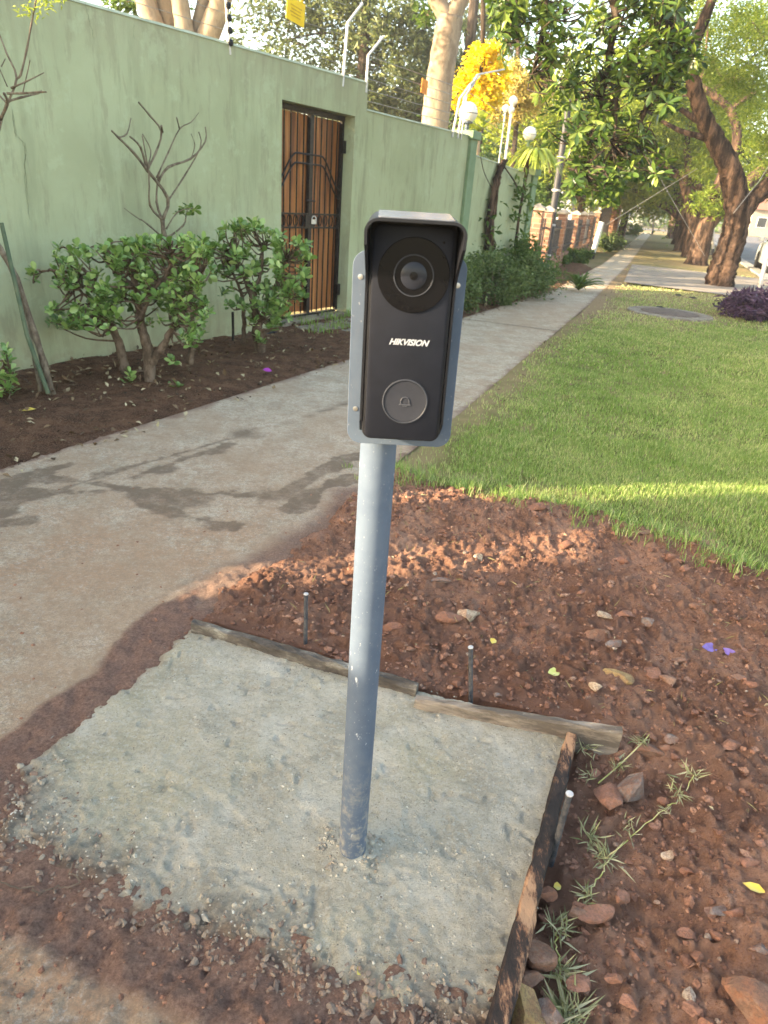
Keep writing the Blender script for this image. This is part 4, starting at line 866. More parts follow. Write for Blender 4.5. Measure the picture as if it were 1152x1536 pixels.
def house(name, cx, cy, wx, wy, h, wall, roof, label):
    r_ = empty(name, (cx, cy, 0), label, 'house'); b = MB(); b.box((cx, cy, h/2-.1), (wx/2, wy/2, h/2)); b.build('wall', wall, r_)
    b = MB(); z = h-.1; o_ = .5; b.add([(cx-wx/2-o_, cy-wy/2-o_, z), (cx+wx/2+o_, cy-wy/2-o_, z), (cx+wx/2+o_, cy+wy/2+o_, z), (cx-wx/2-o_, cy+wy/2+o_, z), (cx-wx/4, cy, z+1.8), (cx+wx/4, cy, z+1.8)], [(3, 2, 1, 0), (0, 1, 5, 4), (1, 2, 5), (2, 3, 4, 5), (3, 0, 4)]); b.build('roof', roof, r_)
    for k in range(int(wx/2.6)):
        x_ = cx-wx/2+1.3+k*2.6; b = MB(); b.box((x_, cy-wy/2-.03, 1.5), (.6, .035, .6)); wn = b.build('window', M_WHITE, r_); b = MB(); b.box((x_, cy-wy/2-.07, 1.5), (.52, .01, .52)); b.build('pane', M_GLASS, wn)
M_ROOF = simple('tile_roof', (.30, .13, .08), (.24, .11, .07), 5, .85)
house('house', 27, 112, 14, 8, 3.2, M_WHITE, simple('pale_sheet_roof', (.5, .5, .5), (.44, .44, .44), 3, .6), 'white house far beyond the crossing road')
house('house', 48, 96, 12, 8, 3., M_CAP, M_ROOF, 'cream house with red roof far across the road')
house('house', 40, 62, 12, 9, 3., M_PINK, M_ROOF, 'pinkish house across the road on the right')

# ------------------------------------------------------------------ formwork boards, stakes
def plank(name, p, q, th, z0, z1, mat, label, segs=16, jag=.003, side=1, taper=1.):
    p = np.asarray(p, float); q = np.asarray(q, float); d = q-p; L = np.linalg.norm(d); d /= L; n = np.array([-d[1], d[0]])*side
    rows = []
    for i in range(segs+1):
        u = i/segs; c = p+d*L*u; j = lambda s=1.: random.uniform(-1, 1)*jag*s; a = p if False else c; w_ = th*(1+(taper-1)*u)
        zt_ = z1[0]+(z1[1]-z1[0])*u
        rows.append([(*(a+n*j(.5)), z0), (*(a+n*(w_+j(.5))), z0), (*(a+n*(w_+j())), zt_-.006+j()), (*(a+n*(w_*.82+j(.6))), zt_+j()), (*(a+n*(w_*.15+j(.6))), zt_+j()), (*(a+n*j(.8)), zt_-.006+j())])
    V = [v for r_ in rows for v in r_]; m = 6
    F = [(i*m+k, i*m+(k+1) % m, (i+1)*m+(k+1) % m, (i+1)*m+k) for i in range(segs) for k in range(m)]+[tuple(range(m-1, -1, -1)), tuple(segs*m+k for k in range(m))]
    b = MB(); b.add(V, F); o = b.build(name, mat); tag(o, label, 'timber board'); return o
plank('formwork_board', G(286, 941, .03)[:2], G(624, 1037, .03)[:2], .030, -.06, (.046, .042), M_TIMBER2, 'mortar smeared timber board along the back edge of the slab, left of the pole', 18, .005)
plank('formwork_board', G(622, 1052, .035)[:2], G(932, 1108, .045)[:2], .024, -.06, (.040, .066), M_TIMBER, 'grey brown timber board behind the slab, its free end sticking out to the right', 16, .0025)
plank('formwork_board', G(849, 1100, .035)[:2], G(722, 1560, .045)[:2], .031, -.08, (.040, .058), M_BURNT, 'charred dark timber board along the right side of the slab', 30, .0032, 1, 1.25)
def stake(p, q, label, rad):
    p = np.asarray(p); q = np.asarray(q); d = (q-p)/np.linalg.norm(q-p); r_ = empty('steel_stake', p, label, 'stake', None); b = MB(); n = 26
    P = [p-d*.06+(q-p+d*.06)*i/n for i in range(n+1)]; b.tube(P, [rad*(1+.10*(i % 2)) for i in range(n+1)], 9, True); b.build('rod', M_STEEL, r_, smooth='auto')
    b = MB(); b.lathe([(rad*.95, 0), (rad*1.25, .001), (rad*1.2, .0035), (1e-6, .0045)], q+d*.0005, d, 10); b.build('cut_end', M_GALV, r_)
gb = G(458, 970); stake(gb, D(459, 892, gb[1]), 'upright steel stake behind the mortar smeared board, left of the pole', .0062)
gb = G(706, 1046, .02); stake(gb, D(706, 972, gb[1]), 'upright steel stake behind the slab right of the pole', .0062)
gb = G(829, 1285, -.02); stake(gb, D(854, 1192, gb[1]-.012), 'tilted steel stake against the outer face of the charred board', .0068)
# ------------------------------------------------------------------ intercom on its post
ic = empty('intercom_post', (-.010, 1.02, 0), 'grey steel post with a black hooded video doorbell, standing in the fresh concrete', 'intercom post')
b = MB(); b.tube([(-.010, 1.02, -.05), (-.014, 1.02, .5), (-.019, 1.02, 1.19)], .0288, 40); b.build('pole', M_GREY, ic, smooth='auto')
O_ = D(597, 667, .975); yaw, rol = math.radians(2.0), math.radians(.9)
fx = np.array([math.cos(yaw)*math.cos(rol), math.sin(yaw)*math.cos(rol), math.sin(rol)]); fz = np.array([-math.sin(rol), 0, math.cos(rol)]); fz = fz-fx*(fx@fz); fz /= np.linalg.norm(fz); fy = np.cross(fz, fx)
LQ = lambda x, y, z: O_+fx*x+fy*y+fz*z
def rrect(x0, x1, z0, z1, r_, n=7):
    P = []
    for cx_, cz_, a0 in ((x1-r_, z0+r_, -90), (x1-r_, z1-r_, 0), (x0+r_, z1-r_, 90), (x0+r_, z0+r_, 180)):
        P += [(cx_+r_*math.cos(math.radians(a0+90*k/n)), cz_+r_*math.sin(math.radians(a0+90*k/n))) for k in range(n+1)]
    return P
PWD, PHT = .155, .272
b = MB(); b.prism(rrect(-PWD/2, PWD/2, 0, PHT, .020), lambda u, v, d: LQ(u, d, v), -.002, .002); mp_ = b.build('mounting_plate', M_GREY, ic, bevel=.0006)
for xx, zz in ((-.0665, .238), (-.0665, .053), (.0665, .234)):
    b = MB(); b.lathe([(.0036, 0), (.0036, .0006), (.0024, .0008), (1e-6, .0008)], LQ(xx, -.0021, zz), -fy, 14); b.build('screw', M_SCREW, mp_, smooth='auto')
bx = .0005; BZ = .0185; BWD, BH, BD = .117, .303, .044
b = MB(); b.prism(rrect(bx-BWD/2+.003, bx+BWD/2-.003, .004, BH-.004, .013), lambda u, v, d: LQ(u, d, v+BZ), -BD, -.0021); hs = b.build('housing', M_BLACK, ic, bevel=.002, smooth='auto')
# hood: U-shaped shell, deep at the top, shallow lower down
def hood():
    w2 = BWD/2+.001; r_ = .017; th = .0035; top = BH
    path = [(-w2, .006), (-w2, .012), (-w2, .02), (-w2, .03), (-w2, .10), (-w2, .16), (-w2, .18), (-w2, .20), (-w2, .215), (-w2, .23), (-w2, .245), (-w2, .26), (-w2, .272)]+[(-w2+r_-r_*math.cos(a), top-r_+r_*math.sin(a)) for a in np.linspace(0, math.pi/2, 8)]
    path = path+[(-x_, z_) for x_, z_ in path[::-1]]
    pin = []
    for x_, z_ in path:
        if abs(x_) >= w2-1e-6: pin.append((x_-math.copysign(th, x_), z_))
        else:
            cx_ = math.copysign(w2-r_, x_); cz_ = top-r_; k = (r_-th)/r_; pin.append((cx_+(x_-cx_)*k, cz_+(z_-cz_)*k))
    dep = lambda z_: -((.012+.0325*float(sstep(.004, .03, np.array([z_]))[0]))+.0435*float(sstep(.215, .275, np.array([z_]))[0]))
    V = []
    for (x0, z0), (x1, z1) in zip(path, pin):
        fl = 1+.055*float(sstep(.215, .29, np.array([z0]))[0])
        V += [LQ(bx+x0, -.0022, z0+BZ), LQ(bx+x0*fl, dep(z0), z0+BZ-.006*(z0 > .27)), LQ(bx+x1*fl, dep(z0), z1+BZ-.006*(z0 > .27)), LQ(bx+x1, -.0022, z1+BZ)]
    n = len(path); F = [(i*4+k, (i+1)*4+k, (i+1)*4+(k+1) % 4, i*4+(k+1) % 4) for i in range(n-1) for k in range(4)]+[(3, 2, 1, 0), tuple((n-1)*4+k for k in range(4))]
    b = MB(); b.add(V, F); return b.build('rain_hood', M_HOODB, ic, smooth='auto')
M_HOODB = simple('satin_black_plastic', (.008, .0085, .011), (.010, .0108, .014), 40, .4, spec=.22)
b = MB(); b.prism(rrect(bx-BWD/2+.012, bx+BWD/2-.012, -.084, -.004, .004), lambda u, v, d: LQ(u, v, BH+BZ+d-.006*min(1, -v/.085)), .0004, .0014); b.build('hood_top_sheen', M_HOODSHEEN, hs)  # thin pale sheet: sky reflection on the black hood put in as colour
hood()
FY = -BD
b = MB(); b.prism(rrect(bx-.0515, bx+.0515, .0065, .289, .010), lambda u, v, d: LQ(u, d, v+BZ), FY-.0035, FY-.0001); b.build('faceplate', M_FACE, hs, bevel=.0012, smooth='auto')
FY -= .0036
def at_face(px, py):
    r_ = ray(px, py); P0 = LQ(0, FY, 0); t = ((P0-[0, 0, CH])@fy)/(r_@fy); q = np.array([0, 0, CH])+r_*t-O_; return q@fx, q@fz
def disc(name, c, prof, mat, par, n=48): b = MB(); b.lathe(prof, LQ(c[0], FY-.0001, c[1]), -fy, n, name.endswith('ring')); return b.build(name, mat, par, smooth='auto')
lc = at_face(620.5, 413.5)
disc('lens_panel', lc, [(.0468, 0), (.0468, .0010), (.0462, .0016), (.0252, .0016)], M_GLOSS, hs)
disc('lens_ring', lc, [(.0262, .0008), (.0262, .0024), (.0258, .0028), (.0250, .0028), (.0246, .0022)], M_RING, hs)
disc('lens_barrel', lc, [(.0249, .0006), (.0249, .0017), (.0172, .0017)], M_GLOSS, hs)
disc('lens', lc, [(.0172, .0010), (.0170, .0026), (.0145, .0036), (.0085, .0046), (1e-6, .0050)], M_LENS, hs)
disc('lens_pupil', lc, [(.0052, .0048), (.0050, .0054), (1e-6, .0058)], M_GLOSS, hs)
bc = at_face(607.3, 602.5)
disc('button_ring', bc, [(.0318, 0), (.0318, .0010), (.0310, .0014), (.0300, .0014), (.0294, .0008), (.0294, 0)], M_RING, hs, 64)
disc('bell_button', bc, [(.0290, 0), (.0288, .0006), (.0270, .0004), (1e-6, .0004)], simple('button_grey', (.022, .024, .031), (.026, .028, .036), 30, .5, spec=.15), hs)
bell = [(-.0080, -.0052), (.0080, -.0052), (.0080, -.0040), (.0062, -.0036), (.0058, .0010), (.0048, .0042), (.0026, .0062), (-.0026, .0062), (-.0048, .0042), (-.0058, .0010), (-.0062, -.0036), (-.0080, -.0040)]
b = MB(); Bp = [(u, v) for u, v in bell[3:11]]
Q = [LQ(bc[0]+u, FY-.0010, bc[1]+v) for u, v in Bp]; b.tube(Q, .00055, 5); b.tube([LQ(bc[0]-.0082, FY-.0010, bc[1]-.0044), LQ(bc[0]+.0082, FY-.0010, bc[1]-.0044)], .0007, 5); b.tube([LQ(bc[0]-.003, FY-.0010, bc[1]-.0066), LQ(bc[0]+.003, FY-.0010, bc[1]-.0066)], .0005, 5); b.build('bell_icon', M_ICON, hs)
tc = bpy.data.curves.new('t', 'FONT'); tc.body = 'HIKVISION'; tc.align_x = 'CENTER'; tc.align_y = 'CENTER'; tc.size = .0125; tc.shear = .38; tc.offset = .0004; tc.extrude = .0002; tc.space_character = .98
to = bpy.data.objects.new('t', tc); COL.objects.link(to); bpy.context.view_layer.update()
tm = bpy.data.meshes.new_from_object(to.evaluated_get(bpy.context.evaluated_depsgraph_get())); bpy.data.objects.remove(to); tm.name = 'logo_lettering'
xs = [v.co.x for v in tm.vertices]; k = .0545/(max(xs)-min(xs)); gc = at_face(612.5, 514)
for v in tm.vertices:
    q = LQ(gc[0]+v.co.x*k, FY-.0004-v.co.z*.5, gc[1]+v.co.y*k)-np.array(wloc(hs)); v.co = tuple(q)
tm.materials.clear(); link('logo_lettering', tm, M_LOGO, hs)
q = at_face(666, 364); disc('sensor_dot', q, [(.0016, 0), (.0014, .0004), (1e-6, .0005)], M_GLOSS, hs, 10)

# ------------------------------------------------------------------ leaf parts
def leaf_meshes(name, asp, fold, n=3):
    out = []
    for i in range(n):
        a = asp*random.uniform(.85, 1.15); f = fold*random.uniform(.5, 1.4); c_ = -random.uniform(.02, .16)
        e_ = .30 if name.startswith('jade') else .2; V = [(0, 0, 0), (.38, a*.38, f*.5), (.70, a*.5, f*.45+c_*.4), (.91, a*e_, f*.3+c_*.8), (1., 0, c_), (.91, -a*e_, f*.3+c_*.8), (.70, -a*.5, f*.45+c_*.4), (.38, -a*.38, f*.5), (.5, 0, c_*.2)]
        me = bpy.data.meshes.new(name); me.from_pydata(V, [], [(i, 8, (i+1) % 8) for i in range(8)]); me.polygons.foreach_set('use_smooth', [True]*8); out.append(me)
    return out
def frames(d, up):
    d = d/np.linalg.norm(d, axis=1)[:, None]; y = np.cross(up, d); y /= np.linalg.norm(y, axis=1)[:, None]+1e-9; z = np.cross(d, y); return d, y, z
def leaf_set(root, C, dirs, ups, size, meshes, matO, matC, maxn=300):
    d, y, z = frames(dirs, ups); off = np.array(wloc(root)); n = len(C)
    order = np.argsort(np.linalg.norm(C-[0, 0, CH], axis=1)/size) if n > maxn else np.arange(n)
    for me in meshes:
        if not me.materials: me.materials.append(matO)
    for j in order[:maxn]:
        o = bpy.data.objects.new('leaf', random.choice(meshes)); COL.objects.link(o); o.parent = root; s = size[j]
        o.matrix_local = Matrix([[d[j][i]*s, y[j][i]*s, z[j][i]*s, C[j][i]-off[i]] for i in range(3)]+[[0, 0, 0, 1]])
    rest = order[maxn:]
    if len(rest):
        T = np.array([v.co[:] for v in meshes[0].vertices]); F0 = np.array([p.vertices[:] for p in meshes[0].polygons])
        V = C[rest][:, None]+size[rest][:, None, None]*(T[None, :, 0:1]*d[rest][:, None]+T[None, :, 1:2]*y[rest][:, None]+T[None, :, 2:3]*z[rest][:, None])-off
        F = (F0[None]+(np.arange(len(rest))*len(T))[:, None, None]).reshape(-1, 3)
        link('foliage', npmesh('foliage', V.reshape(-1, 3), F, fattrs={'v': np.repeat(rng.random(len(rest)), len(F0))}, smooth=True), matC, root, kind='stuff')
def rosettes(P, n, out=.75, up=.75, axis=None, spread=.5):
    m = len(P); ax = (np.array([0, 0, 1.])+spread*rng.standard_normal((m, 3))) if axis is None else axis+spread*rng.standard_normal((m, 3)); ax /= np.linalg.norm(ax, axis=1)[:, None]
    C, Dr, Up = [], [], []
    for i in range(m):
        a = ax[i]; e = np.cross(a, [1., .2, .1]); e /= np.linalg.norm(e); f = np.cross(a, e); ph = rng.uniform(0, 6.3)
        for k in range(n):
            an = ph+k*2.4; rad = e*math.cos(an)+f*math.sin(an); t = k/n; dr = rad*out*(.5+.8*t)+a*up*(1.25-t)
            C.append(P[i]+rad*.004-a*.02*t*rng.uniform(.5, 3)); Dr.append(dr+.15*rng.standard_normal(3)); Up.append(a)
    return np.array(C), np.array(Dr), np.array(Up)
JM = leaf_meshes('jade_leaf', .62, .12)
def jade(base, stems, heads, label, lsz=.058, nleaf=9, clutter=0):
    r_ = empty('jade_shrub', base, label, 'shrub'); b = MB(); pts = []
    for P, a, c_ in stems: pts += limb(b, P, a*.8, c_*.7, 10, 6, .003, .2)
    pts = np.array(pts); T = []
    for h in heads:
        j = pts[np.argmin(np.linalg.norm(pts-h, axis=1)+.3*np.maximum(pts[:, 2]-h[2]+.05, 0))]; m = (j+h)/2+rng.standard_normal(3)*.03-[0, 0, .02]; b.tube(smooth_path([j, m, h], 3), np.linspace(.008, .0035, 7), 6)
    b.build('stem', M_JSTEM, r_, smooth=True)
    C, Dr, Up = rosettes(np.array(heads), nleaf); leaf_set(r_, C, Dr, Up, lsz*rng.uniform(.4, 1.25, len(C)), JM, L_JADEO, L_JADE); return r_
def heads_in(blobs, n, Y, dy=.25):
    out = []
    for _ in range(n):
        x0, y0, rx, ry = random.choice(blobs); a = random.uniform(0, 6.28); q = math.sqrt(random.random()); out.append(D(x0+rx*q*math.cos(a), y0+ry*q*math.sin(a), Y+random.uniform(-dy, dy)))
    return out
jb = G(225, 572); Y1 = jb[1]+.03
st = [(X(Y1, (225, 580), (222, 530), (210, 480), (204, 430), (190, 400)), .055, .02), (X(Y1, (228, 545), (250, 510), (268, 480), (285, 440), (300, 410)), .036, .014), (X(Y1+.1, (190, 565), (180, 520), (160, 470), (140, 420), (120, 400)), .042, .014),
      (X(Y1-.05, (210, 480), (225, 440), (250, 410), (258, 380)), .026, .01), (X(Y1, (160, 470), (125, 440), (95, 420)), .018, .008), (X(Y1+.05, (204, 430), (165, 400), (160, 375)), .02, .01), (X(Y1+.3, (285, 545), (290, 500), (285, 450)), .03, .012), (X(Y1, (105, 410), (75, 405), (50, 412)), .012, .006), (X(Y1, (140, 420), (105, 410)), .016, .012)]
hd = heads_in([(210, 455, 60, 40), (285, 470, 30, 40), (150, 480, 40, 20), (120, 395, 45, 36), (185, 385, 45, 28), (250, 390, 50, 32), (290, 410, 34, 42), (225, 420, 50, 30), (130, 440, 55, 25), (100, 475, 30, 22), (265, 455, 40, 30), (160, 455, 25, 25), (290, 375, 20, 18), (200, 372, 60, 14)], 330, Y1)+[D(*q, Y1-.1) for q in ((195, 560), (198, 572), (258, 540), (268, 580), (255, 583), (285, 515), (300, 505), (190, 578), (45, 412), (52, 408))]
jade(jb, st, hd, 'broad jade shrub with thick forked stems, the wider of the two by the green wall', .056)
jb = G(385, 528); Y1 = jb[1]+.02
st = [(X(Y1, (390, 530), (386, 490), (380, 450), (365, 410), (352, 380)), .06, .018), (X(Y1, (388, 490), (405, 450), (420, 415), (430, 390)), .034, .012), (X(Y1+.1, (365, 515), (366, 480), (362, 440), (345, 400)), .028, .012), (X(Y1, (380, 450), (392, 405), (395, 370)), .024, .01)]
hd = heads_in([(400, 470, 40, 22), (345, 365, 36, 28), (395, 380, 50, 36), (438, 395, 32, 40), (375, 420, 46, 30), (430, 430, 34, 28), (395, 450, 40, 24), (328, 395, 26, 26), (365, 340, 26, 8), (455, 380, 12, 20)], 185, Y1)+[D(*q, Y1-.1) for q in ((388, 505), (393, 512), (335, 440), (342, 455))]
jade(jb, st, hd, 'upright jade shrub close to the wooden gate, the narrower of the two', .062)
jb = G(-10, 600); Y1 = jb[1]; hd = heads_in([(5, 545, 22, 22), (-30, 560, 30, 40), (5, 580, 20, 14)], 26, Y1, .15)
jade(jb, [(X(Y1, (-14, 605), (-15, 560), (-20, 520)), .03, .012), (X(Y1, (-14, 590), (0, 560), (10, 540)), .018, .008)], hd, 'small low jade shrub cut off by the left edge', .055)
# bare shrubs
def DW(px, py, n=.25):
    r_ = ray(px, py); nv = np.array([WN[0], WN[1], 0]); t = ((np.array([*W0, 0])+nv*n-[0, 0, CH])@nv)/(r_@nv); return np.array([0, 0, CH])+r_*t
def bare(name, base, Y, paths, label, mat, off=(0, 0), sc=1/3.49, r0=.014):
    r_ = empty(name, base, label, 'shrub'); b = MB(); 
    for i, (P, a, c_) in enumerate(paths):
        Q = [(D(off[0]+x_*sc, off[1]+y_*sc, Y+.12*math.sin(i*2.3)*(k/max(1, len(P)-1))) if Y else DW(x_*sc, y_*sc, .25+.1*math.sin(i*2.3)*(k/max(1, len(P)-1)))) for k, (x_, y_) in enumerate(P)]
        Q2 = smooth_path(Q, 3); m = len(Q2); b.tube(Q2, [(a+(c_-a)*k/(m-1))*(1+.25*(k % 3 == 0)) for k in range(m)], 6)
    b.build('stem', mat, r_, smooth=True); return r_
bsh = DW(258, 480); bsh[2] = 0; YB = None
pb = [([(905, 1680), (880, 1500), (900, 1350), (860, 1230), (850, 1150)], .026, .016), ([(850, 1150), (880, 1040), (770, 890), (700, 800), (620, 720), (585, 685)], .014, .005), ([(620, 720), (665, 700), (685, 620)], .006, .003), ([(770, 890), (735, 770), (680, 715)], .010, .005), ([(775, 880), (815, 800), (845, 690), (780, 600), (725, 535)], .009, .005), ([(820, 930), (880, 800), (940, 675), (1000, 640), (1040, 590)], .007, .002), ([(940, 675), (925, 615)], .005, .004), ([(830, 950), (880, 875), (1000, 830), (1075, 740), (1075, 665)], .010, .004), ([(880, 1050), (960, 930), (1050, 770), (1040, 690)], .007, .004),
      ([(850, 1150), (785, 1075), (780, 920), (745, 710)], .009, .004), ([(850, 1150), (820, 1060), (830, 920), (860, 845)], .010, .005), ([(735, 1150), (690, 1120), (650, 1090)], .004, .002), ([(870, 1200), (930, 1110), (1010, 1090)], .006, .003), ([(870, 1250), (960, 1180), (975, 1120), (985, 1085)], .008, .003), ([(860, 1250), (780, 1180), (740, 1150)], .007, .004), ([(1000, 830), (1020, 760), (1000, 700)], .004, .002), ([(770, 880), (790, 790), (745, 700)], .005, .003), ([(850, 690), (845, 660)], .008, .007)]
o = bare('bare_shrub', bsh, YB, pb, 'leafless branching shrub against the green wall behind the wider jade', M_TWIG)
hp = [DW(x_/3.49, y_/3.49) for x_, y_ in ((1000, 1085), (960, 1085), (985, 1080), (940, 1110), (1015, 1095))]
C, Dr, Up = rosettes(np.array(hp), 6, 1., .1); leaf_set(o, C, Dr, Up, .06*rng.uniform(.6, 1.1, len(C)), JM, L_JADEO, L_JADE)
lt = G(74, 592); YL = lt[1]
LM = np.array
pl = [([(78, 592), (66, 545), (53, 504), (24, 417), (0, 373), (-22, 330), (-14, 250), (0, 180)], .024, .012), ([(61, 587), (52, 540), (44, 500), (36, 460)], .014, .010), ([(0, 180), (11, 155), (6, 140)], .009, .006), ([(11, 155), (25, 117), (10, 80), (-5, 40)], .007, .003), ([(25, 117), (31, 112), (40, 75), (47, 37), (54, 0), (58, -30)], .006, .003), ([(11, 140), (34, 140), (60, 138), (69, 138)], .006, .004), ([(12, 152), (32, 146), (57, 140), (62, 136)], .006, .003), ([(17, 132), (40, 122), (66, 109)], .005, .002), ([(34, 140), (42, 105), (45, 90)], .003, .002), ([(11, 155), (-2, 142), (-10, 130)], .006, .004), ([(11, 130), (0, 105), (-8, 95)], .003, .002), ([(2, 100), (8, 88)], .003, .002)]
o = bare('young_tree', lt, YL, pl, 'thin leafless young tree with pale upper twigs at the left edge', M_TWIG, sc=1.)
fr_ = [D(px, py, YL) for px, py in ((40, 15), (50, 12), (60, 10), (72, 8), (85, 6), (46, 20), (66, 4), (35, 18), (78, 5))]
V_, F_, v_ = leaf_cloud(np.repeat(np.array(fr_), 9, 0)+rng.standard_normal((81, 3))*.018, .03*np.ones(81), .35); link('leaf_spray', npmesh('leaf_spray', V_-np.array(wloc(o)), F_, fattrs={'v': v_*.5+.5}), L_LIME, o, kind='stuff')
b = MB(); b.tube([D(72, 590, YL-.05), D(41, 504, YL-.05), D(2, 334, YL-.05)], [.014, .013, .012], 8); tag(b.build('garden_cane', simple('green_cane', (.05, .085, .05), (.09, .12, .07), 8, .6), smooth='auto'), 'dark green cane propping the leafless young tree at the left edge', 'cane')
b = MB(); b.tube(smooth_path([D(90, 588, 4.6), D(130, 565, 5.0), D(175, 545, 5.3), D(300, 520, 6.0), D(350, 512, 6.3), D(420, 500, 6.8)], 5, .012)[::1], .012, 8)
hz_ = b.build('irrigation_hose', M_BLACK); tag(hz_, 'black irrigation pipe lying along the planting bed at the foot of the wall', 'hose')
b = MB(); g = G(350, 512); b.tube([g-[0, 0, .05], g+[0, 0, .26]], .012, 7); tag(b.build('short_post', M_IRON), 'thin black peg standing in the bed between the two jade shrubs', 'peg')
# climber on the far wall
cl = empty('climber', D(726, 372, 11.1), 'brown climber stem with stray shoots on the lowest green wall section', 'climber'); b = MB()
Wp = lambda px, py, n=.05: W(sof(px, py)[0], n, sof(px, py)[1])
for k in range(5): limb(b, [Wp(724+3*k, 375), Wp(727+2*k, 330), Wp(733+2*k, 290), Wp(741+k, 262), Wp(748+k*2, 240)], .028, .02, 6, 4, .012)
b.tube(smooth_path([Wp(716, 235), Wp(722, 260), Wp(735, 285)], 4), .006, 5); b.tube(smooth_path([Wp(752, 250), Wp(766, 270), Wp(776, 290)], 4), .012, 5); b.build('stem', M_BARK, cl, smooth=True)
C = np.concatenate([np.array([Wp(774, 288, .1)])+rng.standard_normal((70, 3))*[.10, .1, .12], np.array([Wp(726, 345, .08)])+rng.standard_normal((40, 3))*[.14, .1, .25], np.array([Wp(770, 330, .1)])+rng.standard_normal((60, 3))*[.15, .1, .2]]); crown(cl, C, .13, .38, L_GREEN, 'foliage')
# palms / strap leaved plants on the wall
def straps(root, c, n, L, wd, elev, mat, name='frond', droop=.5):
    off = np.array(wloc(root))
    for k in range(n):
        az = 2.4*k+random.uniform(-.3, .3); e = elev*random.uniform(.5, 1.2); l = L*random.uniform(.75, 1.1); d = np.array([math.cos(az)*math.cos(e), math.sin(az)*math.cos(e), math.sin(e)]); s_ = np.array([-math.sin(az), math.cos(az), 0]); V = []; m = 6
        for i in range(m+1):
            u = i/m; p = np.asarray(c)+d*l*u-np.array([0, 0, droop*l*u*u]); w_ = wd*(math.sin(math.pi*min(1, .12+.88*u))**.7+.05); V += [p-s_*w_/2, p+s_*w_/2+[0, 0, .006]]
        b = MB(); b.add(V, [(2*i, 2*i+1, 2*i+3, 2*i+2) for i in range(m)]); o = b.build(name, mat, root, fix=False); a = o.data.attributes.new('v', 'FLOAT', 'FACE'); a.data.foreach_set('value', [random.random()]*m)
cp = W(sof(746, 205)[0], -.3, sof(746, 205)[1]); dr = empty('dracaena', (cp[0], cp[1], 0), 'bright yellow green dracaena rosette rising above the lowest wall', 'plant'); b = MB(); b.tube([(cp[0], cp[1], -.1), (cp[0]+.02, cp[1], cp[2]*.6), cp], [.05, .045, .04], 8); b.build('stem', M_PALE, dr); straps(dr, cp+[0, 0, .06], 30, .60, .08, 1.1, L_PALM, 'leaf', .55)
cp = W(sof(792, 245)[0], .0, sof(792, 228)[1]); dr = empty('hanging_palm', (cp[0], cp[1], 0), 'pale yellow green plant with drooping narrow leaves hanging over the end of the wall', 'plant'); b = MB(); b.tube([(cp[0], cp[1]-.02, -.1), (cp[0]-.05, cp[1]-.02, cp[2]*.55), cp], [.05, .045, .04], 8); b.build('stem', M_BARK, dr); straps(dr, cp+np.array([WN[0], WN[1], 0])*.1, 70, .55, .045, .65, L_PALM, 'leaf', .95)
# hedge and shrubs past the gate
def shrub(name, label, base, blobs, leaf, mat, stems=True, **kw):
    r_ = empty(name, base, label, 'shrub'); C = []
    b = MB()
    for c_, rr, n in blobs:
        p, q = blob(c_, rr, n, 34, .34); C.append(p)
        for e in q[:12]:
            g = np.array([c_[0]+(e[0]-c_[0])*.3, c_[1]+(e[1]-c_[1])*.3, -.05]); b.tube([g, (g+e)/2+rng.standard_normal(3)*.04, e], [.012, .008, .004], 5)
    if stems: b.build('stem', M_TWIG, r_)
    crown(r_, np.concatenate(C), leaf[0], leaf[1], mat, 'foliage', **kw); return r_
def gp(px, py, z): g = G(px, py); return np.array([g[0], g[1], z])
shrub('clipped_shrub', 'dense small leaved hedge bush just beyond the black doorbell', G(715, 470), [(W(5.9, .45, .31), (.42, .42, .33), 3800), (W(6.9, .5, .34), (.55, .45, .37), 4400), (W(7.9, .5, .32), (.55, .42, .35), 4000)], (.055, .55), L_HEDGE)
shrub('leafy_shrub', 'dark leafy shrub at the end of the hedge by the pillar', G(770, 450), [(W(8.5, .5, .30), (.45, .42, .33), 2800), (W(8.7, .3, .62), (.22, .18, .28), 600)], (.085, .45), L_GREEN)
q = W(9.9, .9, 0); tf = empty('grass_clump', q, 'dark spiky clump of long arching leaves next to the path', 'plant'); straps(tf, q+[0, 0, .02], 120, .62, .020, 1.15, L_GREEN, 'leaf', .45)
for i, (px, py, rr, lb, mt) in enumerate(((838, 396, .26, 'low ivy bush at the foot of the nearest brick piers', L_GREEN), (868, 394, .32, 'ivy covered bush at the foot of the middle brick piers', L_GREEN), (915, 374, .5, 'dark bush beside the dark driveway gate', L_HEDGE), (925, 368, .32, 'yellow green bush on the path edge by the dark gate', L_LIME), (950, 352, .6, 'green bush in front of the far white wall', L_GREEN))):
    g = G(px, py); shrub('low_bush', lb, g, [((g[0]-.1, g[1]+.2, rr*.5), (rr*1.15, rr*1.3, rr*.6), 2200)], (.11, .5), mt)
for i, (x_, y_, h_, lb) in enumerate(((.7, 16.0, 2.5, 'big green bush added behind the lowest green wall to shade the fence'), (1.7, 18.6, 2.3, 'bush added behind the nearest brick piers to shade them'), (2.9, 21.6, 2.3, 'bush added behind the middle brick piers to shade them'), (4.2, 25.4, 2.3, 'bush added behind the far end of the brick fence to shade it'))):
    shrub('shade_bush', lb, (x_, y_, 0), [((x_, y_, h_*.52), (.95, .95, h_*.5), 3600)], (.16, .5), L_GREEN)  # bushes added to keep the sun off the brick fence
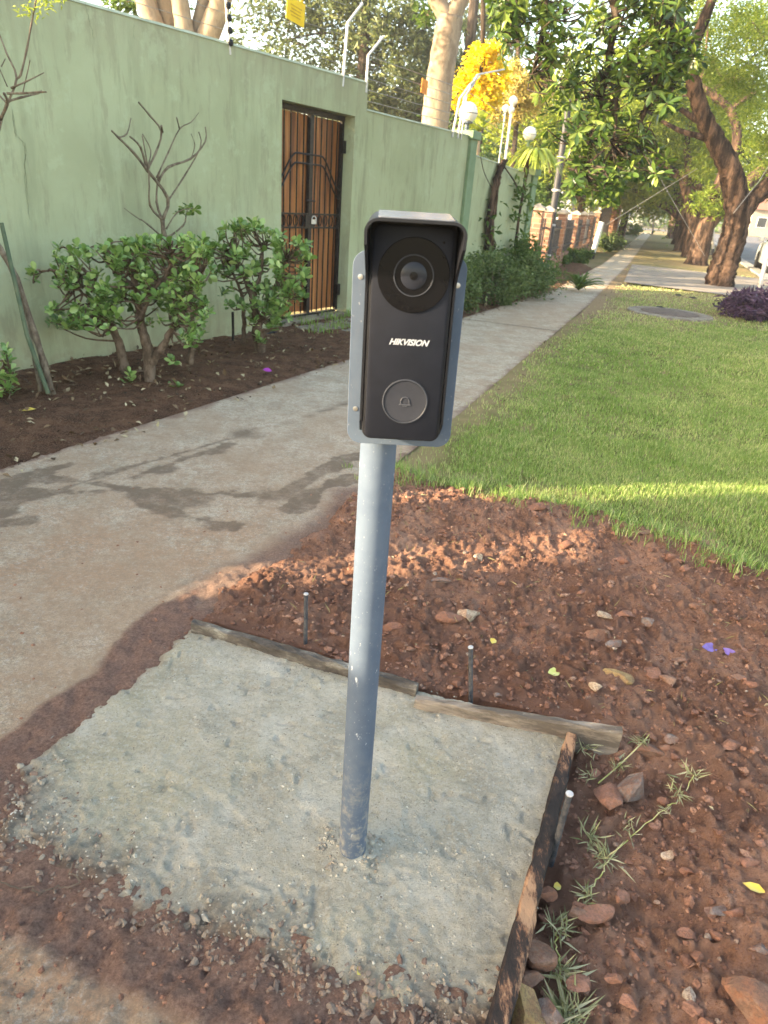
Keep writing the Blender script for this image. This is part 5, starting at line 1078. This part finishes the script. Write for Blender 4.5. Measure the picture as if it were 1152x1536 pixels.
# purple heart plant
pg = G(1128, 478); pr = empty('purple_plant', pg, 'low clump of dark purple foliage on the lawn at the right edge', 'plant')
C = np.concatenate([blob((pg[0]+dx, pg[1]+dy, .16), (.5, .55, .20), 1500, 40, .3)[0] for dx, dy in ((0, 0), (.55, .1), (1.0, .1), (.3, .45))]); C[:, 2] = np.abs(C[:, 2]); crown(pr, C, .12, .26, L_PURPLE, 'foliage', up=.1)
b = MB()
for p in C[::60]: b.tube([(p[0]*.6+(pg[0]+.4)*.4, p[1]*.6+(pg[1]+.1)*.4, -.02), p], [.009, .005], 5)
b.build('stem', M_DARKB, pr)

# ------------------------------------------------------------------ street trees
def Dm(px, py, Y, **k): return D(px, py, Y)
SG = 'large street trees along the pavement'
T1 = 15.85
tree('street_tree', 'nearest big street tree with a leaning rough brown trunk beside the road', 'tree', G(1080, 432),
     [(X(T1, (1077, 437), (1082, 410), (1092, 380), (1104, 340), (1104, 300), (1097, 258)), .30, .215), (X(T1, (1103, 290), (1097, 258), (1075, 214), (1056, 178), (1045, 144)), .225, .135), (X(T1, (1056, 178), (1045, 144), (1036, 110), (1024, 60), (1010, -10), (1000, -90)), .145, .10),
      (X(T1, (1104, 345), (1118, 312), (1150, 281), (1200, 240), (1260, 170), (1300, 60)), .21, .10), (X(T1, (1056, 185), (1042, 178), (1015, 160)), .07, .04), (X(T1, (1075, 214), (1050, 205), (1020, 196), (990, 180)), .07, .03),
      (X(T1-.6, (1030, 90), (1060, 20), (1090, -60)), .12, .06), (X(T1+.3, (1200, 240), (1180, 180), (1170, 100), (1160, 20)), .09, .04), (X(T1, (1020, 40), (960, -40), (900, -120)), .10, .05)],
     [(D(1190, 130, T1+.5), (1.5, 1.4, 1.0), 6500), (D(1150, 60, T1), (1.4, 1.5, .9), 6000), (D(1215, 240, T1+1), (1.1, 1.2, .8), 6000), (D(1100, -60, T1), (2.2, 2, 1.2), 1800), (D(960, -110, T1), (2.2, 2.2, 1.0), 1500), (D(1250, -30, T1), (2, 2, 1.4), 1800), (D(1160, 215, T1+1.8), (.8, .8, .5), 1800)],
     (.085, .30), L_JAC, M_BARK, SG, nsides=22, flare=.22, crown_kw=dict(up=.5, droop=.15))
T2 = 23.1
tree('street_tree', 'second street tree, dark trunk leaning right behind the nearest one', 'tree', G(1042, 398),
     [(X(T2, (1043, 400), (1048, 380), (1054, 358), (1062, 335), (1085, 312), (1110, 285), (1150, 250)), .34, .17), (X(T2, (1060, 340), (1072, 300), (1085, 260), (1105, 215), (1095, 165), (1050, 128)), .20, .09), (X(T2, (1095, 165), (1115, 150), (1135, 138)), .09, .05), (X(T2+.2, (1092, 160), (1070, 145), (1082, 125), (1110, 118), (1130, 122)), .08, .05)],
     [(D(1110, 230, T2+2), (2.0, 1.8, 1.2), 4600), (D(1070, 90, T2+2), (2.4, 2.0, 1.5), 5200), (D(1130, 100, T2+2), (2., 2.0, 1.5), 4400), (D(1080, 300, T2-.5), (.8, .7, .6), 1600), (D(1000, 150, T2+2), (1.8, 1.8, 1.3), 3600), (D(1060, -40, T2), (3, 3, 1.5), 1500)],
     (.15, .32), L_JAC, M_BARK, SG, nsides=12, flare=.2, crown_kw=dict(up=.5, droop=.15))
T3 = 27.5
tree('street_tree', 'third street tree, sunlit trunk with a long limb reaching left', 'tree', G(1033, 386),
     [(X(T3, (1033, 388), (1037, 365), (1042, 340), (1038, 318), (1030, 290), (1024, 262)), .28, .16), (X(T3, (1042, 335), (1052, 312), (1054, 292), (1046, 280), (1027, 268), (998, 250), (975, 228), (957, 206)), .2, .10), (X(T3, (1028, 285), (1033, 250), (1030, 215), (1036, 180)), .16, .08)],
     [(D(1030, 240, T3+2.5), (2.2, 2.2, 1.5), 4200), (D(985, 265, T3+2.5), (1.8, 1.8, 1.0), 3200), (D(960, 195, T3+1), (1.8, 1.6, 1.2), 3400), (D(1040, 170, T3+2), (2.4, 2.2, 1.6), 4200), (D(1000, 20, T3), (4, 3, 2), 2000)],
     (.17, .34), L_JAC, M_BARK, SG, flare=.2, crown_kw=dict(up=.5, droop=.15))
for (px, py, Y, r0_, lb, lean) in ((1025, 377, 33., .42, 'fourth street tree, dark trunk showing left of the second one', 6), (1019, 367, 41., .40, 'fifth street tree with a sunlit patch on its trunk, farther along the lawn', 3), (1011, 358, 52., .5, 'sixth street tree with a pale trunk near the crossing', 2)):
    g = G(px, py); Y = g[1]; k = 20./Y*50/20.
    tree('street_tree', lb, 'tree', g, [(X(Y, (px, py+2), (px+lean*.5, py-18), (px+lean, py-36), (px+lean-6, py-60), (px+lean-16, py-90)), r0_, .2), (X(Y, (px+lean, py-36), (px+lean+14, py-62), (px+lean+26, py-92)), .24, .1), (X(Y, (px+lean-4, py-46), (px-24, py-66), (px-50, py-76), (px-75, py-92)), .18, .08)],
         [(D(px-40, py-125, Y+2), (3.2, 3, 2.0), 4200), (D(px+20, py-130, Y+2), (3.2, 3, 2.4), 4200), (D(px-10, py-185, Y+2), (4, 4, 3), 4600), (D(px-70, py-100, Y+2), (2.2, 2.4, 1.1), 2600)], (.24, .36), L_JAC, M_BARK, SG, flare=.2, crown_kw=dict(up=.5, droop=.15))
# far side trees and tree line
def simple_tree(px, pbase, ptop, Y, rad, label, leaf, mat, n=9000, barkm=M_BARK, name='tree', zlow=.35, size=(.25, .4)):
    base = D(px, pbase, Y); base[2] = -.1; top = D(px, ptop, Y)[2]; h = max(3., top)
    lim = [([base, base+[.1, 0, h*.3], base+[-.1, .1, h*.55]], max(.12, h*.03), h*.015)]
    for k in range(5):
        a = k*1.3+random.random(); lim.append(([base+[0, 0, h*.3], base+[math.cos(a)*rad*.3, math.sin(a)*rad*.3, h*.5], base+[math.cos(a)*rad*.7, math.sin(a)*rad*.7, h*.72]], h*.014, h*.004))
    bl = [(base+[math.cos(k*2.4)*rad*.55*(k > 0), math.sin(k*2.4)*rad*.55*(k > 0), h*(zlow+.18+.42*((k*.37) % 1))], (rad*.62, rad*.62, h*.22), n//7) for k in range(7)]
    return tree(name, label, 'tree', base, lim, bl, (size[0], size[1]), mat, barkm)
simple_tree(865, 330, 120, 31., 4.6, 'blue green leafy tree with dark forked stems behind the brick fence', L_BLUEG, L_BLUEG, 15000, M_DARKB, size=(.22, .42))
simple_tree(820, 300, 110, 26., 3.2, 'pale lime green sunlit tree behind the slim dark pole', L_LIME, L_LIME, 9000, size=(.16, .4), zlow=.4)
simple_tree(935, 330, 110, 42., 5., 'green tree behind the domed pier', L_GREEN, L_GREEN, 11000, size=(.3, .42))
simple_tree(905, 330, 150, 38., 2.6, 'yellow green bushy tree beside the domed pier', L_LIME, L_LIME, 5000, size=(.22, .42), zlow=.1)
for i, (off, s, lb) in enumerate(((14.5, 18, 'leafy tree across the road nearest the right edge'), (15, 30, 'leafy tree across the road behind the pinkish wall'), (14, 44, 'leafy tree across the road near the pinkish house'), (15, 60, 'leafy tree across the road close to the crossing'))):
    p = roadpt(s, off); base = np.array([p[0], p[1], -.1]); h = 9+i*.6; rad = 4.5
    lim = [([base, base+[.2, 0, 3], base+[0, .2, 5]], .3, .15)]+[([base+[0, 0, 3], base+[math.cos(a)*1.8, math.sin(a)*1.8, 5], base+[math.cos(a)*3.4, math.sin(a)*3.4, 6.6]], .14, .05) for a in (0, 1.3, 2.6, 3.9, 5.2)]
    tree('tree', lb, 'tree', base, lim, [(base+[math.cos(k*2.4)*2.6*(k > 0), math.sin(k*2.4)*2.6*(k > 0), 4.2+3.6*((k*.37) % 1)], (2.4, 2.4, 1.7), 1500) for k in range(8)], (.26, .36), L_JAC, M_BARK)
V, F, v = [], [], []
C = []
for k in range(44):
    a = k/43; c_ = np.array([-55+a*190, 70+30*math.sin(a*3)+(25 if .5 < a < .75 else 0)+rng.uniform(-8, 8), rng.uniform(3, 5.5)])
    if 17 < c_[0] < 33 and c_[1] < 125: c_[1] = 128+rng.uniform(-5, 8)
    C.append(blob(c_, (6, 5, 5), 1500, 24, .35)[0])
C = np.concatenate(C); C[:, 2] = np.abs(C[:, 2]); V, F, v = leaf_cloud(C, .75*rng.uniform(.6, 1.2, len(C)), .5)
link('distant_trees', npmesh('distant_trees', V, F, fattrs={'v': v}), L_GREEN, kind='stuff')
# ------------------------------------------------------------------ trees behind the green wall
b_ = D(280, 130, 10.8); b_[2] = -.1
Ym = 10.8
mst = [(X(Ym, (283, 190), (250, 90), (232, 45), (219, 5), (207, -45), (190, -140)), .17, .11), (X(Ym+.2, (283, 170), (262, 70), (250, 20), (244, -40), (240, -140)), .15, .10), (X(Ym-.1, (285, 170), (280, 80), (276, 40), (270, 0), (266, -60), (270, -160)), .14, .09), (X(Ym+.1, (290, 160), (292, 80), (298, 40), (306, 5), (312, -40), (330, -140)), .11, .08), (X(Ym, (290, 170), (304, 80), (318, 40), (333, -5), (352, -60), (380, -150)), .16, .11), ([b_, (b_+D(283, 180, Ym))/2, D(283, 170, Ym)], .36, .28)]
mst = [mst[-1]]+mst[:-1]
tree('multi_stem_tree', 'tree with several thick pale stems rising behind the tall green wall', 'tree', b_, mst,
     [(D(240, -150, Ym)+[0, 0, .9], (2.2, 2., .9), 3200), (D(330, -190, Ym+.5)+[0, 0, .8], (1.8, 1.8, .9), 2600), (D(120, -150, Ym)+[0, 0, .6], (2, 2, 1.), 2600), (D(212, 0, Ym+1.), (.5, .4, .22), 500)], (.13, .42), L_GREEN, M_PALE, nsides=14)
b_ = D(648, 230, 14.); b_[2] = -.1
tree('tall_pale_tree', 'tall pale barked tree with a forked trunk behind the lower green wall', 'tree', b_,
     [([b_, (b_+D(650, 200, 14))/2]+X(14., (652, 190), (660, 120), (670, 60), (676, 25)), .27, .215), (X(14., (676, 30), (690, 0), (712, -60), (730, -160)), .16, .10), (X(14., (674, 30), (655, 0), (636, -50), (610, -150)), .15, .10)],
     [(D(740, -170, 14.), (1.6, 1.6, .8), 2200), (D(600, -170, 14.), (1.6, 1.6, .8), 2200), (D(640, 22, 14.2), (.25, .25, .22), 120)], (.14, .4), L_GREEN, M_PALE, nsides=16)
def wispy(name, label, px, Y, r0_, lean, blobs, leaf, mat, barkm, droop=.0, up=.35, size=None):
    b_ = D(px, 260, Y); b_[2] = -.1; lim = [([b_, (b_+D(px, 180, Y))/2]+X(Y, (px, 180), (px+lean*.4, 110), (px+lean*.75, 50), (px+lean, -20), (px+lean, -100)), r0_, r0_*.6)]
    return tree(name, label, 'tree', b_, lim, blobs, leaf, mat, barkm, crown_kw=dict(droop=droop, up=up))
wispy('dark_trunk_tree', 'thin leaved tree with a dark straight trunk behind the angled fence posts', 538, 27., .22, 12,
      [(D(430, 60, 27.), (2.0, 1.8, 1.3), 1700), (D(470, 130, 27.5), (1.9, 1.5, .9), 1500), (D(560, 30, 27.), (1.9, 1.8, 1.5), 2600), (D(600, 100, 27.5), (1.6, 1.6, 1.5), 3000), (D(500, 20, 27), (1.8, 1.8, 1.), 1700), (D(545, 150, 27.5), (1.5, 1.3, .8), 2200), (D(400, -10, 27.), (1.8, 1.8, 1.), 600), (D(640, 40, 27), (1.2, 1.3, 1.3), 700)], (.22, .42), L_OLIVE, M_DARKB)
wispy('weeping_tree', 'grey green tree with hanging strands behind the pale trunk', 690, 28., .24, 22,
      [(D(612, 120, 30.), (1.8, 1.8, 1.8), 2600), (D(700, 60, 30.), (1.5, 1.8, 2.), 1300), (D(735, 50, 30.5), (1.5, 1.5, 1.8), 1100), (D(600, 170, 30.), (2.1, 1.5, .9), 1500), (D(780, 60, 31), (1.2, 1.5, 1.5), 400), (D(655, 150, 30.5), (1.5, 1.5, 1.4), 1600)], (.36, .16), L_OLIVE, M_DARKB, droop=1.6, up=.05)
wispy('yellow_tree', 'bright yellow blossoming tree behind the nearer globe lamp', 722, 17., .07, 3,
      [(D(728, 95, 17.), (.38, .36, .38), 1000), (D(712, 128, 17.), (.36, .36, .34), 900), (D(742, 124, 17.2), (.40, .36, .34), 900), (D(725, 155, 17.), (.42, .36, .24), 600), (D(688, 140, 17.), (.25, .25, .4), 300)], (.12, .5), L_YELLOW, M_DARKB)
wispy('pale_yellow_tree', 'pale golden feathery tree to the right of the yellow one', 775, 19., .07, 3,
      [(D(772, 128, 19.), (.6, .5, .45), 1300), (D(795, 140, 19.), (.5, .4, .45), 900), (D(760, 165, 19.), (.7, .5, .34), 900)], (.16, .3), leafmat('golden_leaf', (.35, .28, .09), (.52, .42, .15), (.68, .56, .26), .4), M_DARKB)
simple_tree(775, 290, 150, 36., 3., 'dark bluish tree behind the small globe lamps', L_BLUEG, L_BLUEG, 5000, M_DARKB, size=(.2, .4))
simple_tree(620, 260, 165, 36., 4., 'dense dark green tree low behind the lower wall', L_GREEN, L_GREEN, 6000, M_DARKB, size=(.2, .4))
# ------------------------------------------------------------------ overhanging broad leaved tree, trunk outside the view on the right
BM_ = leaf_meshes('broad_leaf', .36, .10)
tb = np.array([6.4, 6.6, -.05])
ot = empty('broad_leaf_tree', tb, 'broad leaved tree whose leafy branches hang into the top of the picture', 'tree'); b = MB(); pts = []
YO = 7.6
LIM = [([tb, tb+[-.05, .1, 1.6], tb+[-.3, .3, 2.9], tb+[-1.2, .5, 3.7], np.array([3.6, 7.5, 4.1]), np.array([2.4, 7.6, 4.0]), D(900, -140, YO)], .24, .075), ([tb+[-1.2, .5, 3.7], np.array([4.2, 7.4, 3.9]), D(1030, -60, YO), D(1012, 20, YO), D(1003, 60, YO), D(985, 120, YO), D(960, 190, YO)], .085, .022), ([np.array([2.4, 7.6, 4.0]), D(840, -60, YO), D(820, 30, YO), D(800, 110, YO)], .05, .015), (X(YO, (900, -140), (920, -20), (915, 80), (890, 190), (880, 260)), .05, .014), (X(YO, (1012, 20), (960, 60), (930, 130), (920, 220)), .035, .012), ([D(900, -140, YO), D(780, -60, YO), D(765, 20, YO), D(760, 70, YO)], .045, .012), (X(YO, (1003, 60), (1025, 85), (1030, 60)), .02, .01)]
for P, a, c_ in LIM: pts += limb(b, P, a, c_, 8, 5, .01, .06)
pts = np.array(pts)
hz = heads_in([(800, 40, 55, 50), (870, 40, 60, 55), (930, 50, 60, 60), (980, 60, 50, 60), (900, 120, 70, 50), (950, 150, 60, 60), (860, 180, 45, 45), (910, 220, 55, 50), (960, 240, 40, 40), (880, 260, 35, 40), (1000, 130, 30, 45), (1020, 75, 35, 40), (830, 110, 40, 40), (770, 20, 35, 40), (905, 285, 25, 20), (985, 0, 50, 30), (860, -30, 100, 40), (950, -40, 80, 40)], 600, YO, .65)
hz += [D(*q, YO) for q in ((862, 195), (848, 180), (870, 215), (880, 235), (925, 90), (915, 80), (1040, 95), (1035, 60), (760, 50), (755, 85), (890, 262), (885, 280))]
for h in hz:
    j = pts[np.argmin(np.linalg.norm(pts-h, axis=1))]; b.tube(smooth_path([j, (j+h)/2+rng.standard_normal(3)*.05, h], 2), [.009, .008, .007, .006, .005], 4)
b.build('trunk', M_DARKB, ot, smooth=True)
C, Dr, Up = rosettes(np.array(hz), 9, .95, .35, spread=.8); Dr[:, 2] -= .25
leaf_set(ot, C, Dr, Up,   .112*rng.uniform(.5, 1.25, len(C)), BM_, L_BIGO, L_BIG)
p, _q = blob(np.array([4.9, 7.6, 4.9]), (2.2, 1.8, .9), 2200, 60, .25); p2, _q = blob(np.array([2.6, 8.0, 4.8]), (1.5, 1.2, .5), 900, 40, .25)
crown(ot, np.concatenate([p, p2]), .16, .4, L_BIG, up=.6)
# ------------------------------------------------------------------ grass
def blades(X, Y, Z, h, wd, lean=.55):
    n = len(X); a = rng.uniform(0, 6.283, n); le = h*lean*rng.uniform(.2, 1.6, n); bx_, by_ = np.cos(a)*le, np.sin(a)*le; sx_, sy_ = -np.sin(a)*wd/2, np.cos(a)*wd/2
    P = np.stack([np.stack([X-sx_, Y-sy_, Z-.004], 1), np.stack([X+sx_, Y+sy_, Z-.004], 1), np.stack([X-sx_*.8+bx_*.35, Y-sy_*.8+by_*.35, Z+h*.6], 1), np.stack([X+sx_*.8+bx_*.35, Y+sy_*.8+by_*.35, Z+h*.6], 1), np.stack([X+bx_, Y+by_, Z+h], 1)], 1).reshape(-1, 3)
    b_ = (np.arange(n)*5)[:, None]; F = np.concatenate([b_+np.array([[0, 1, 3]]), b_+np.array([[0, 3, 2]]), b_+np.array([[2, 3, 4]])], 1).reshape(-1, 3); return P, F
GV, GF, Gv = [], [], []; nb = 0
for (y0, y1, dens, h, wd) in ((2.4, 4.2, 19000, .030, .0030), (4.2, 6.2, 9500, .031, .0042), (6.2, 9.5, 4200, .034, .0065), (9.5, 14., 1500, .036, .011), (14., 20., 420, .04, .02)):
    x1 = .75*y1+.9; x0 = -.3+.0*y0; n = int((x1-x0)*(y1-y0)*dens); x = rng.uniform(x0, x1, n); y = rng.uniform(y0, y1, n)
    fr = (x < .62*y+.7) & (x > .33*y-1.5)
    x, y = x[fr], y[fr]; sd = sd_lawn(x, y); dm = dry_mask(x, y); pat = fbm(x*1.6, y*1.6, 91); ed = fbm(x*7, y*7, 92)
    ed = ed+1.2*fbm(x*2.6, y*2.6, 94)
    k = (sd+.09*ed < -.005) & (rng.random(len(x)) < np.clip(1.05-dm*.95, .04, 1)*np.clip(.12+sstep(-.02, .45, -sd+.12*ed)*.95+.8*pat-.5*sstep(.25, .5, fbm(x*4.5, y*4.5, 95)), .10, 1))
    x, y, dm, pat = x[k], y[k], dm[k], pat[k]; hh = .66*h*rng.uniform(.5, 1.35, len(x))*(1+.35*pat); P, F = blades(x, y, lawn_h(x, y), hh, wd*rng.uniform(.7, 1.3, len(x)))
    GV.append(P); GF.append(F+nb); nb += len(P); Gv.append(np.repeat(np.clip(.42+.27*rng.standard_normal(len(x))+dm*.5+.4*fbm(x*.9, y*.9, 93)+.25*fbm(x*5, y*5, 96)+(rng.random(len(x)) > .93)*.45+.012*(y-4), 0, 1), 3))
# longer ragged tufts along the soil edge
cx_, cy_ = [], []
for i in range(260):
    u = random.random(); k = min(int(u*(len(LAWNF)-1)), len(LAWNF)-2); f_ = random.random(); p = LAWNF[k]*(1-f_)+LAWNF[k+1]*f_; q = p+rng.standard_normal(2)*[.08, .09]; m = random.randint(3, 16); cx_ += list(q[0]+rng.standard_normal(m)*.02); cy_ += list(q[1]+rng.standard_normal(m)*.02)
x, y = np.array(cx_), np.array(cy_); P, F = blades(x, y, np.maximum(dirt_h(x, y), lawn_h(x, y)*(sd_lawn(x, y) < 0)-.005), rng.uniform(.025, .065, len(x)), .0032, .9); GV.append(P); GF.append(F+nb); nb += len(P); Gv.append(np.repeat(np.clip(.5+.3*rng.standard_normal(len(x)), 0, 1), 3))
link('grass', npmesh('grass', np.concatenate(GV), np.concatenate(GF), fattrs={'v': np.concatenate(Gv)}), L_GRASS, kind='stuff')
# dry stalks and straw on the soil, weeds at the gate step
x, y = scatter(420, -.5, 2.2, 1.2, 3.0, lambda x, y: (sdist(x, y, PATH) > .02) & (sdist(x, y, PADc) > .04)); m = rng.integers(1, 3, len(x)); x, y = np.repeat(x, m), np.repeat(y, m)
V, F, v = leaf_cloud(np.stack([x+rng.standard_normal(len(x))*.01, y+rng.standard_normal(len(x))*.01, dirt_h(x, y)+.004], 1), rng.uniform(.012, .05, len(x)), .05, up=.9); link('dry_straw', npmesh('dry_straw', V, F, fattrs={'v': v}), L_STRAW, kind='stuff')
gx, gy = [], []
for s, n0, cnt in ((GL+.3, .06, 60), (GL+.8, .08, 70), (GR, .10, 70), (GR+.2, .4, 60), (GL+.1, .44, 50), (GL+.5, .43, 50), (GR+.3, .05, 60)):
    q = W(s, n0); gx += list(q[0]+rng.standard_normal(cnt)*.09); gy += list(q[1]+rng.standard_normal(cnt)*.06)
x, y = np.array(gx), np.array(gy); P, F = blades(x, y, np.zeros(len(x)), rng.uniform(.04, .11, len(x)), .008, .7); link('weeds', npmesh('weeds', P, F, fattrs={'v': np.repeat(rng.random(len(x))*.6, 3)}), L_GRASS, kind='stuff')
# leaf litter on the bed, path margins and lawn
x, y = scatter(13000, -3.4, 4.2, 2.3, 15., lambda x, y: (sdist(x, y, BED) < .12)); z = -.03+.035*sstep(0, .5, pdist(x, y, pathL, False))+.022*fbm(x*3, y*3, 41)+.012*fbm(x*14, y*14, 42)+.012
z = np.where(inP(x, y), .005, z)+.004
V, F, v = leaf_cloud(np.stack([x, y, z], 1), rng.uniform(.02, .065, len(x))*(.8+.03*y), .5, up=1.5, fold=.15); v = np.repeat(rng.random(len(x))**1.6, 2); link('leaf_litter', npmesh('leaf_litter', V, F, fattrs={'v': v}), L_LITTER, kind='stuff')
x, y = scatter(1500, -2, 9, 2.6, 18., lambda x, y: (sd_lawn(x, y) < -.02) & (rng.random(len(x)) < .15+.85*sstep(.9, .0, pdist(x, y, pathR, False)))); V, F, v = leaf_cloud(np.stack([x, y, lawn_h(x, y)+.02], 1), rng.uniform(.015, .05, len(x)), .5, up=1.5); link('leaf_litter', npmesh('leaf_litter', V, F, fattrs={'v': np.repeat(rng.random(len(x))**1.6*.8, 2)}), L_LITTER, kind='stuff')
x, y = scatter(260, -.6, 2.2, .8, 3.2, lambda x, y: (sdist(x, y, PATH) > .0) & (sdist(x, y, PADc) > .03)); V, F, v = leaf_cloud(np.stack([x, y, dirt_h(x, y)+.006], 1), rng.uniform(.008, .022, len(x)), .5, up=1.2, fold=.3); link('leaf_litter', npmesh('leaf_litter', V, F, fattrs={'v': np.repeat(rng.random(len(x)), 2)}), L_LITTER, kind='stuff')
# single fallen leaves and petals
def fallen(name, px, py, wpx, asp, mat, label, rz, tilt=.15, z=None):
    g = G(px, py); m = np.linalg.norm(g-[0, 0, CH])/CF*wpx; zz = (dirt_h(g[:1], g[1:2])[0] if z is None else z)+.008
    V = [(-.5, 0, 0), (-.2, asp*.38, .06), (.15, asp*.5, .10), (.5, .02, .02), (.2, -asp*.42, .07), (-.15, -asp*.45, .04), (0, 0, -.02)]; V = [(a*m, c_*m, d*m) for a, c_, d in V]; b = MB(); b.add(V, [(6, i, (i+1) % 6) for i in range(6)]); o = b.build(name, mat, fix=False, smooth=True); o.location = (g[0], g[1], zz); o.rotation_euler = (tilt, tilt*.5, rz); tag(o, label, 'leaf'); return o
fallen('fallen_leaf', 830, 1013, 20, .8, M_GLEAF, 'pale yellow green crinkled leaf on the red soil', .3)
fallen('fallen_leaf', 738, 972, 15, .7, M_YLEAF, 'small yellow leaf on the soil beside the middle stake', 1.2)
fallen('fallen_leaf', 1131, 1333, 26, .45, M_YLEAF, 'yellow ochre leaf on the soil near the right edge', -.4)
fallen('fallen_leaf', 841, 1311, 11, 1., M_YLEAF, 'tiny yellow leaf fragment beside the charred board', .2)
fallen('fallen_leaf', 541, 1459, 17, .8, R_ORANGE if False else M_YLEAF, 'orange yellow chip of leaf on the crumbly front of the slab', 1.0, .5, .0)
fallen('fallen_petal', 1062, 980, 26, .6, M_FLOWER, 'violet petal lying flat, left of the pair on the soil', .2, .5)
fallen('fallen_petal', 1092, 987, 20, .55, M_FLOWER, 'violet petal with a thin stalk, right of the pair on the soil', -.7, .6)
fallen('fallen_leaf', 100, 575, 30, .5, simple('brown_leaf', (.30, .17, .09), (.2, .11, .06), 30, .7), 'large brown dead leaf in the bed left of the wider jade shrub', 1.9, .5, .02)
fallen('fallen_leaf', 44, 617, 20, .35, M_YLEAF, 'thin yellow leaf on the dark bed at the lower left', 1., .2, .0)
fallen('fallen_petal', 401, 557, 14, .7, simple('magenta_petal', (.35, .04, .32), None, 20, .5), 'magenta petal on the bed below the narrower jade shrub', .4, .4, .0)
for px, py, lb in ((1018, 446, 'dark scrap on the lawn left of the nearest tree foot'), (1039, 450, 'black flat scrap on the lawn, longest of the scraps'), (990, 464, 'dark scrap on the lawn just above the manhole')): fallen('litter_scrap', px, py, 14, .4, M_IRON, lb, .1, .2, .02)
# runner of grass creeping over the soil on the right
rn = empty('grass_runner', G(880, 1330), 'creeping runner of half dry grass across the red soil at the lower right', 'grass runner')
RP = [(862, 1536), (852, 1495), (846, 1440), (840, 1400), (845, 1370), (880, 1335), (905, 1300), (915, 1280), (955, 1238), (1000, 1208), (1025, 1190), (1040, 1165)]
def dq(px, py, dz=.012): g = G(px, py); return np.array([g[0], g[1], dirt_h(g[:1], g[1:2])[0]+dz])
b = MB(); b.tube(smooth_path([dq(*q, .008+.008*(i % 2)) for i, q in enumerate(RP)], 5, .002), np.linspace(.0019, .0012, 56), 6); b.tube(smooth_path([dq(*q) for q in ((900, 1165), (930, 1140), (960, 1120), (972, 1108))], 4), .0018, 5); b.build('stem', simple('runner_stem', (.36, .36, .10), (.45, .40, .2), 30, .6), rn)
C, Dd = [], []
for (px, py, n, L) in ((860, 1500, 42, .06), (850, 1440, 30, .05), (845, 1375, 22, .045), (884, 1335, 14, .04), (912, 1275, 26, .045), (890, 1240, 14, .05), (950, 1235, 12, .035), (1020, 1185, 16, .04), (1035, 1160, 16, .04), (962, 1118, 22, .035), (930, 1140, 16, .03), (880, 1120, 20, .035), (885, 1160, 12, .03), (846, 1530, 30, .06), (1000, 1210, 8, .03)):
    c_ = dq(px, py)
    for _ in range(int(n*1.7)): C.append((*(c_+rng.standard_normal(3)*[.010, .010, .003]), L*random.uniform(.5, 1.2)))
C = np.array(C); V, F, v = leaf_cloud(C[:, :3], C[:, 3], .085, up=.3, dirs=np.tile([0, 0, .55], (len(C), 1))+rng.standard_normal((len(C), 3))*.9); V[:, 2] = np.maximum(V[:, 2], dirt_h(V[:, 0], V[:, 1])+.001)
link('blade_tuft', npmesh('blade_tuft', V-np.array(wloc(rn)), F, fattrs={'v': v}), leafmat('runner_blade', (.15, .18, .07), (.36, .35, .19), (.55, .50, .34), .2), rn, kind='stuff')

# ------------------------------------------------------------------ thin evening haze
hm = bpy.data.materials.new('haze_air'); hm.use_nodes = True; ht = hm.node_tree; ht.nodes.remove(ht.nodes['Principled BSDF'])
pv = ht.nodes.new('ShaderNodeVolumePrincipled'); pv.inputs['Color'].default_value = (.95, .96, 1, 1); pv.inputs['Density'].default_value = .0011; pv.inputs['Anisotropy'].default_value = .2
ht.links.new(pv.outputs[0], ht.nodes['Material Output'].inputs['Volume'])
b = MB(); b.box((30, 75, 7.5), (195, 170, 9.)); b.build('haze', hm, kind='stuff')
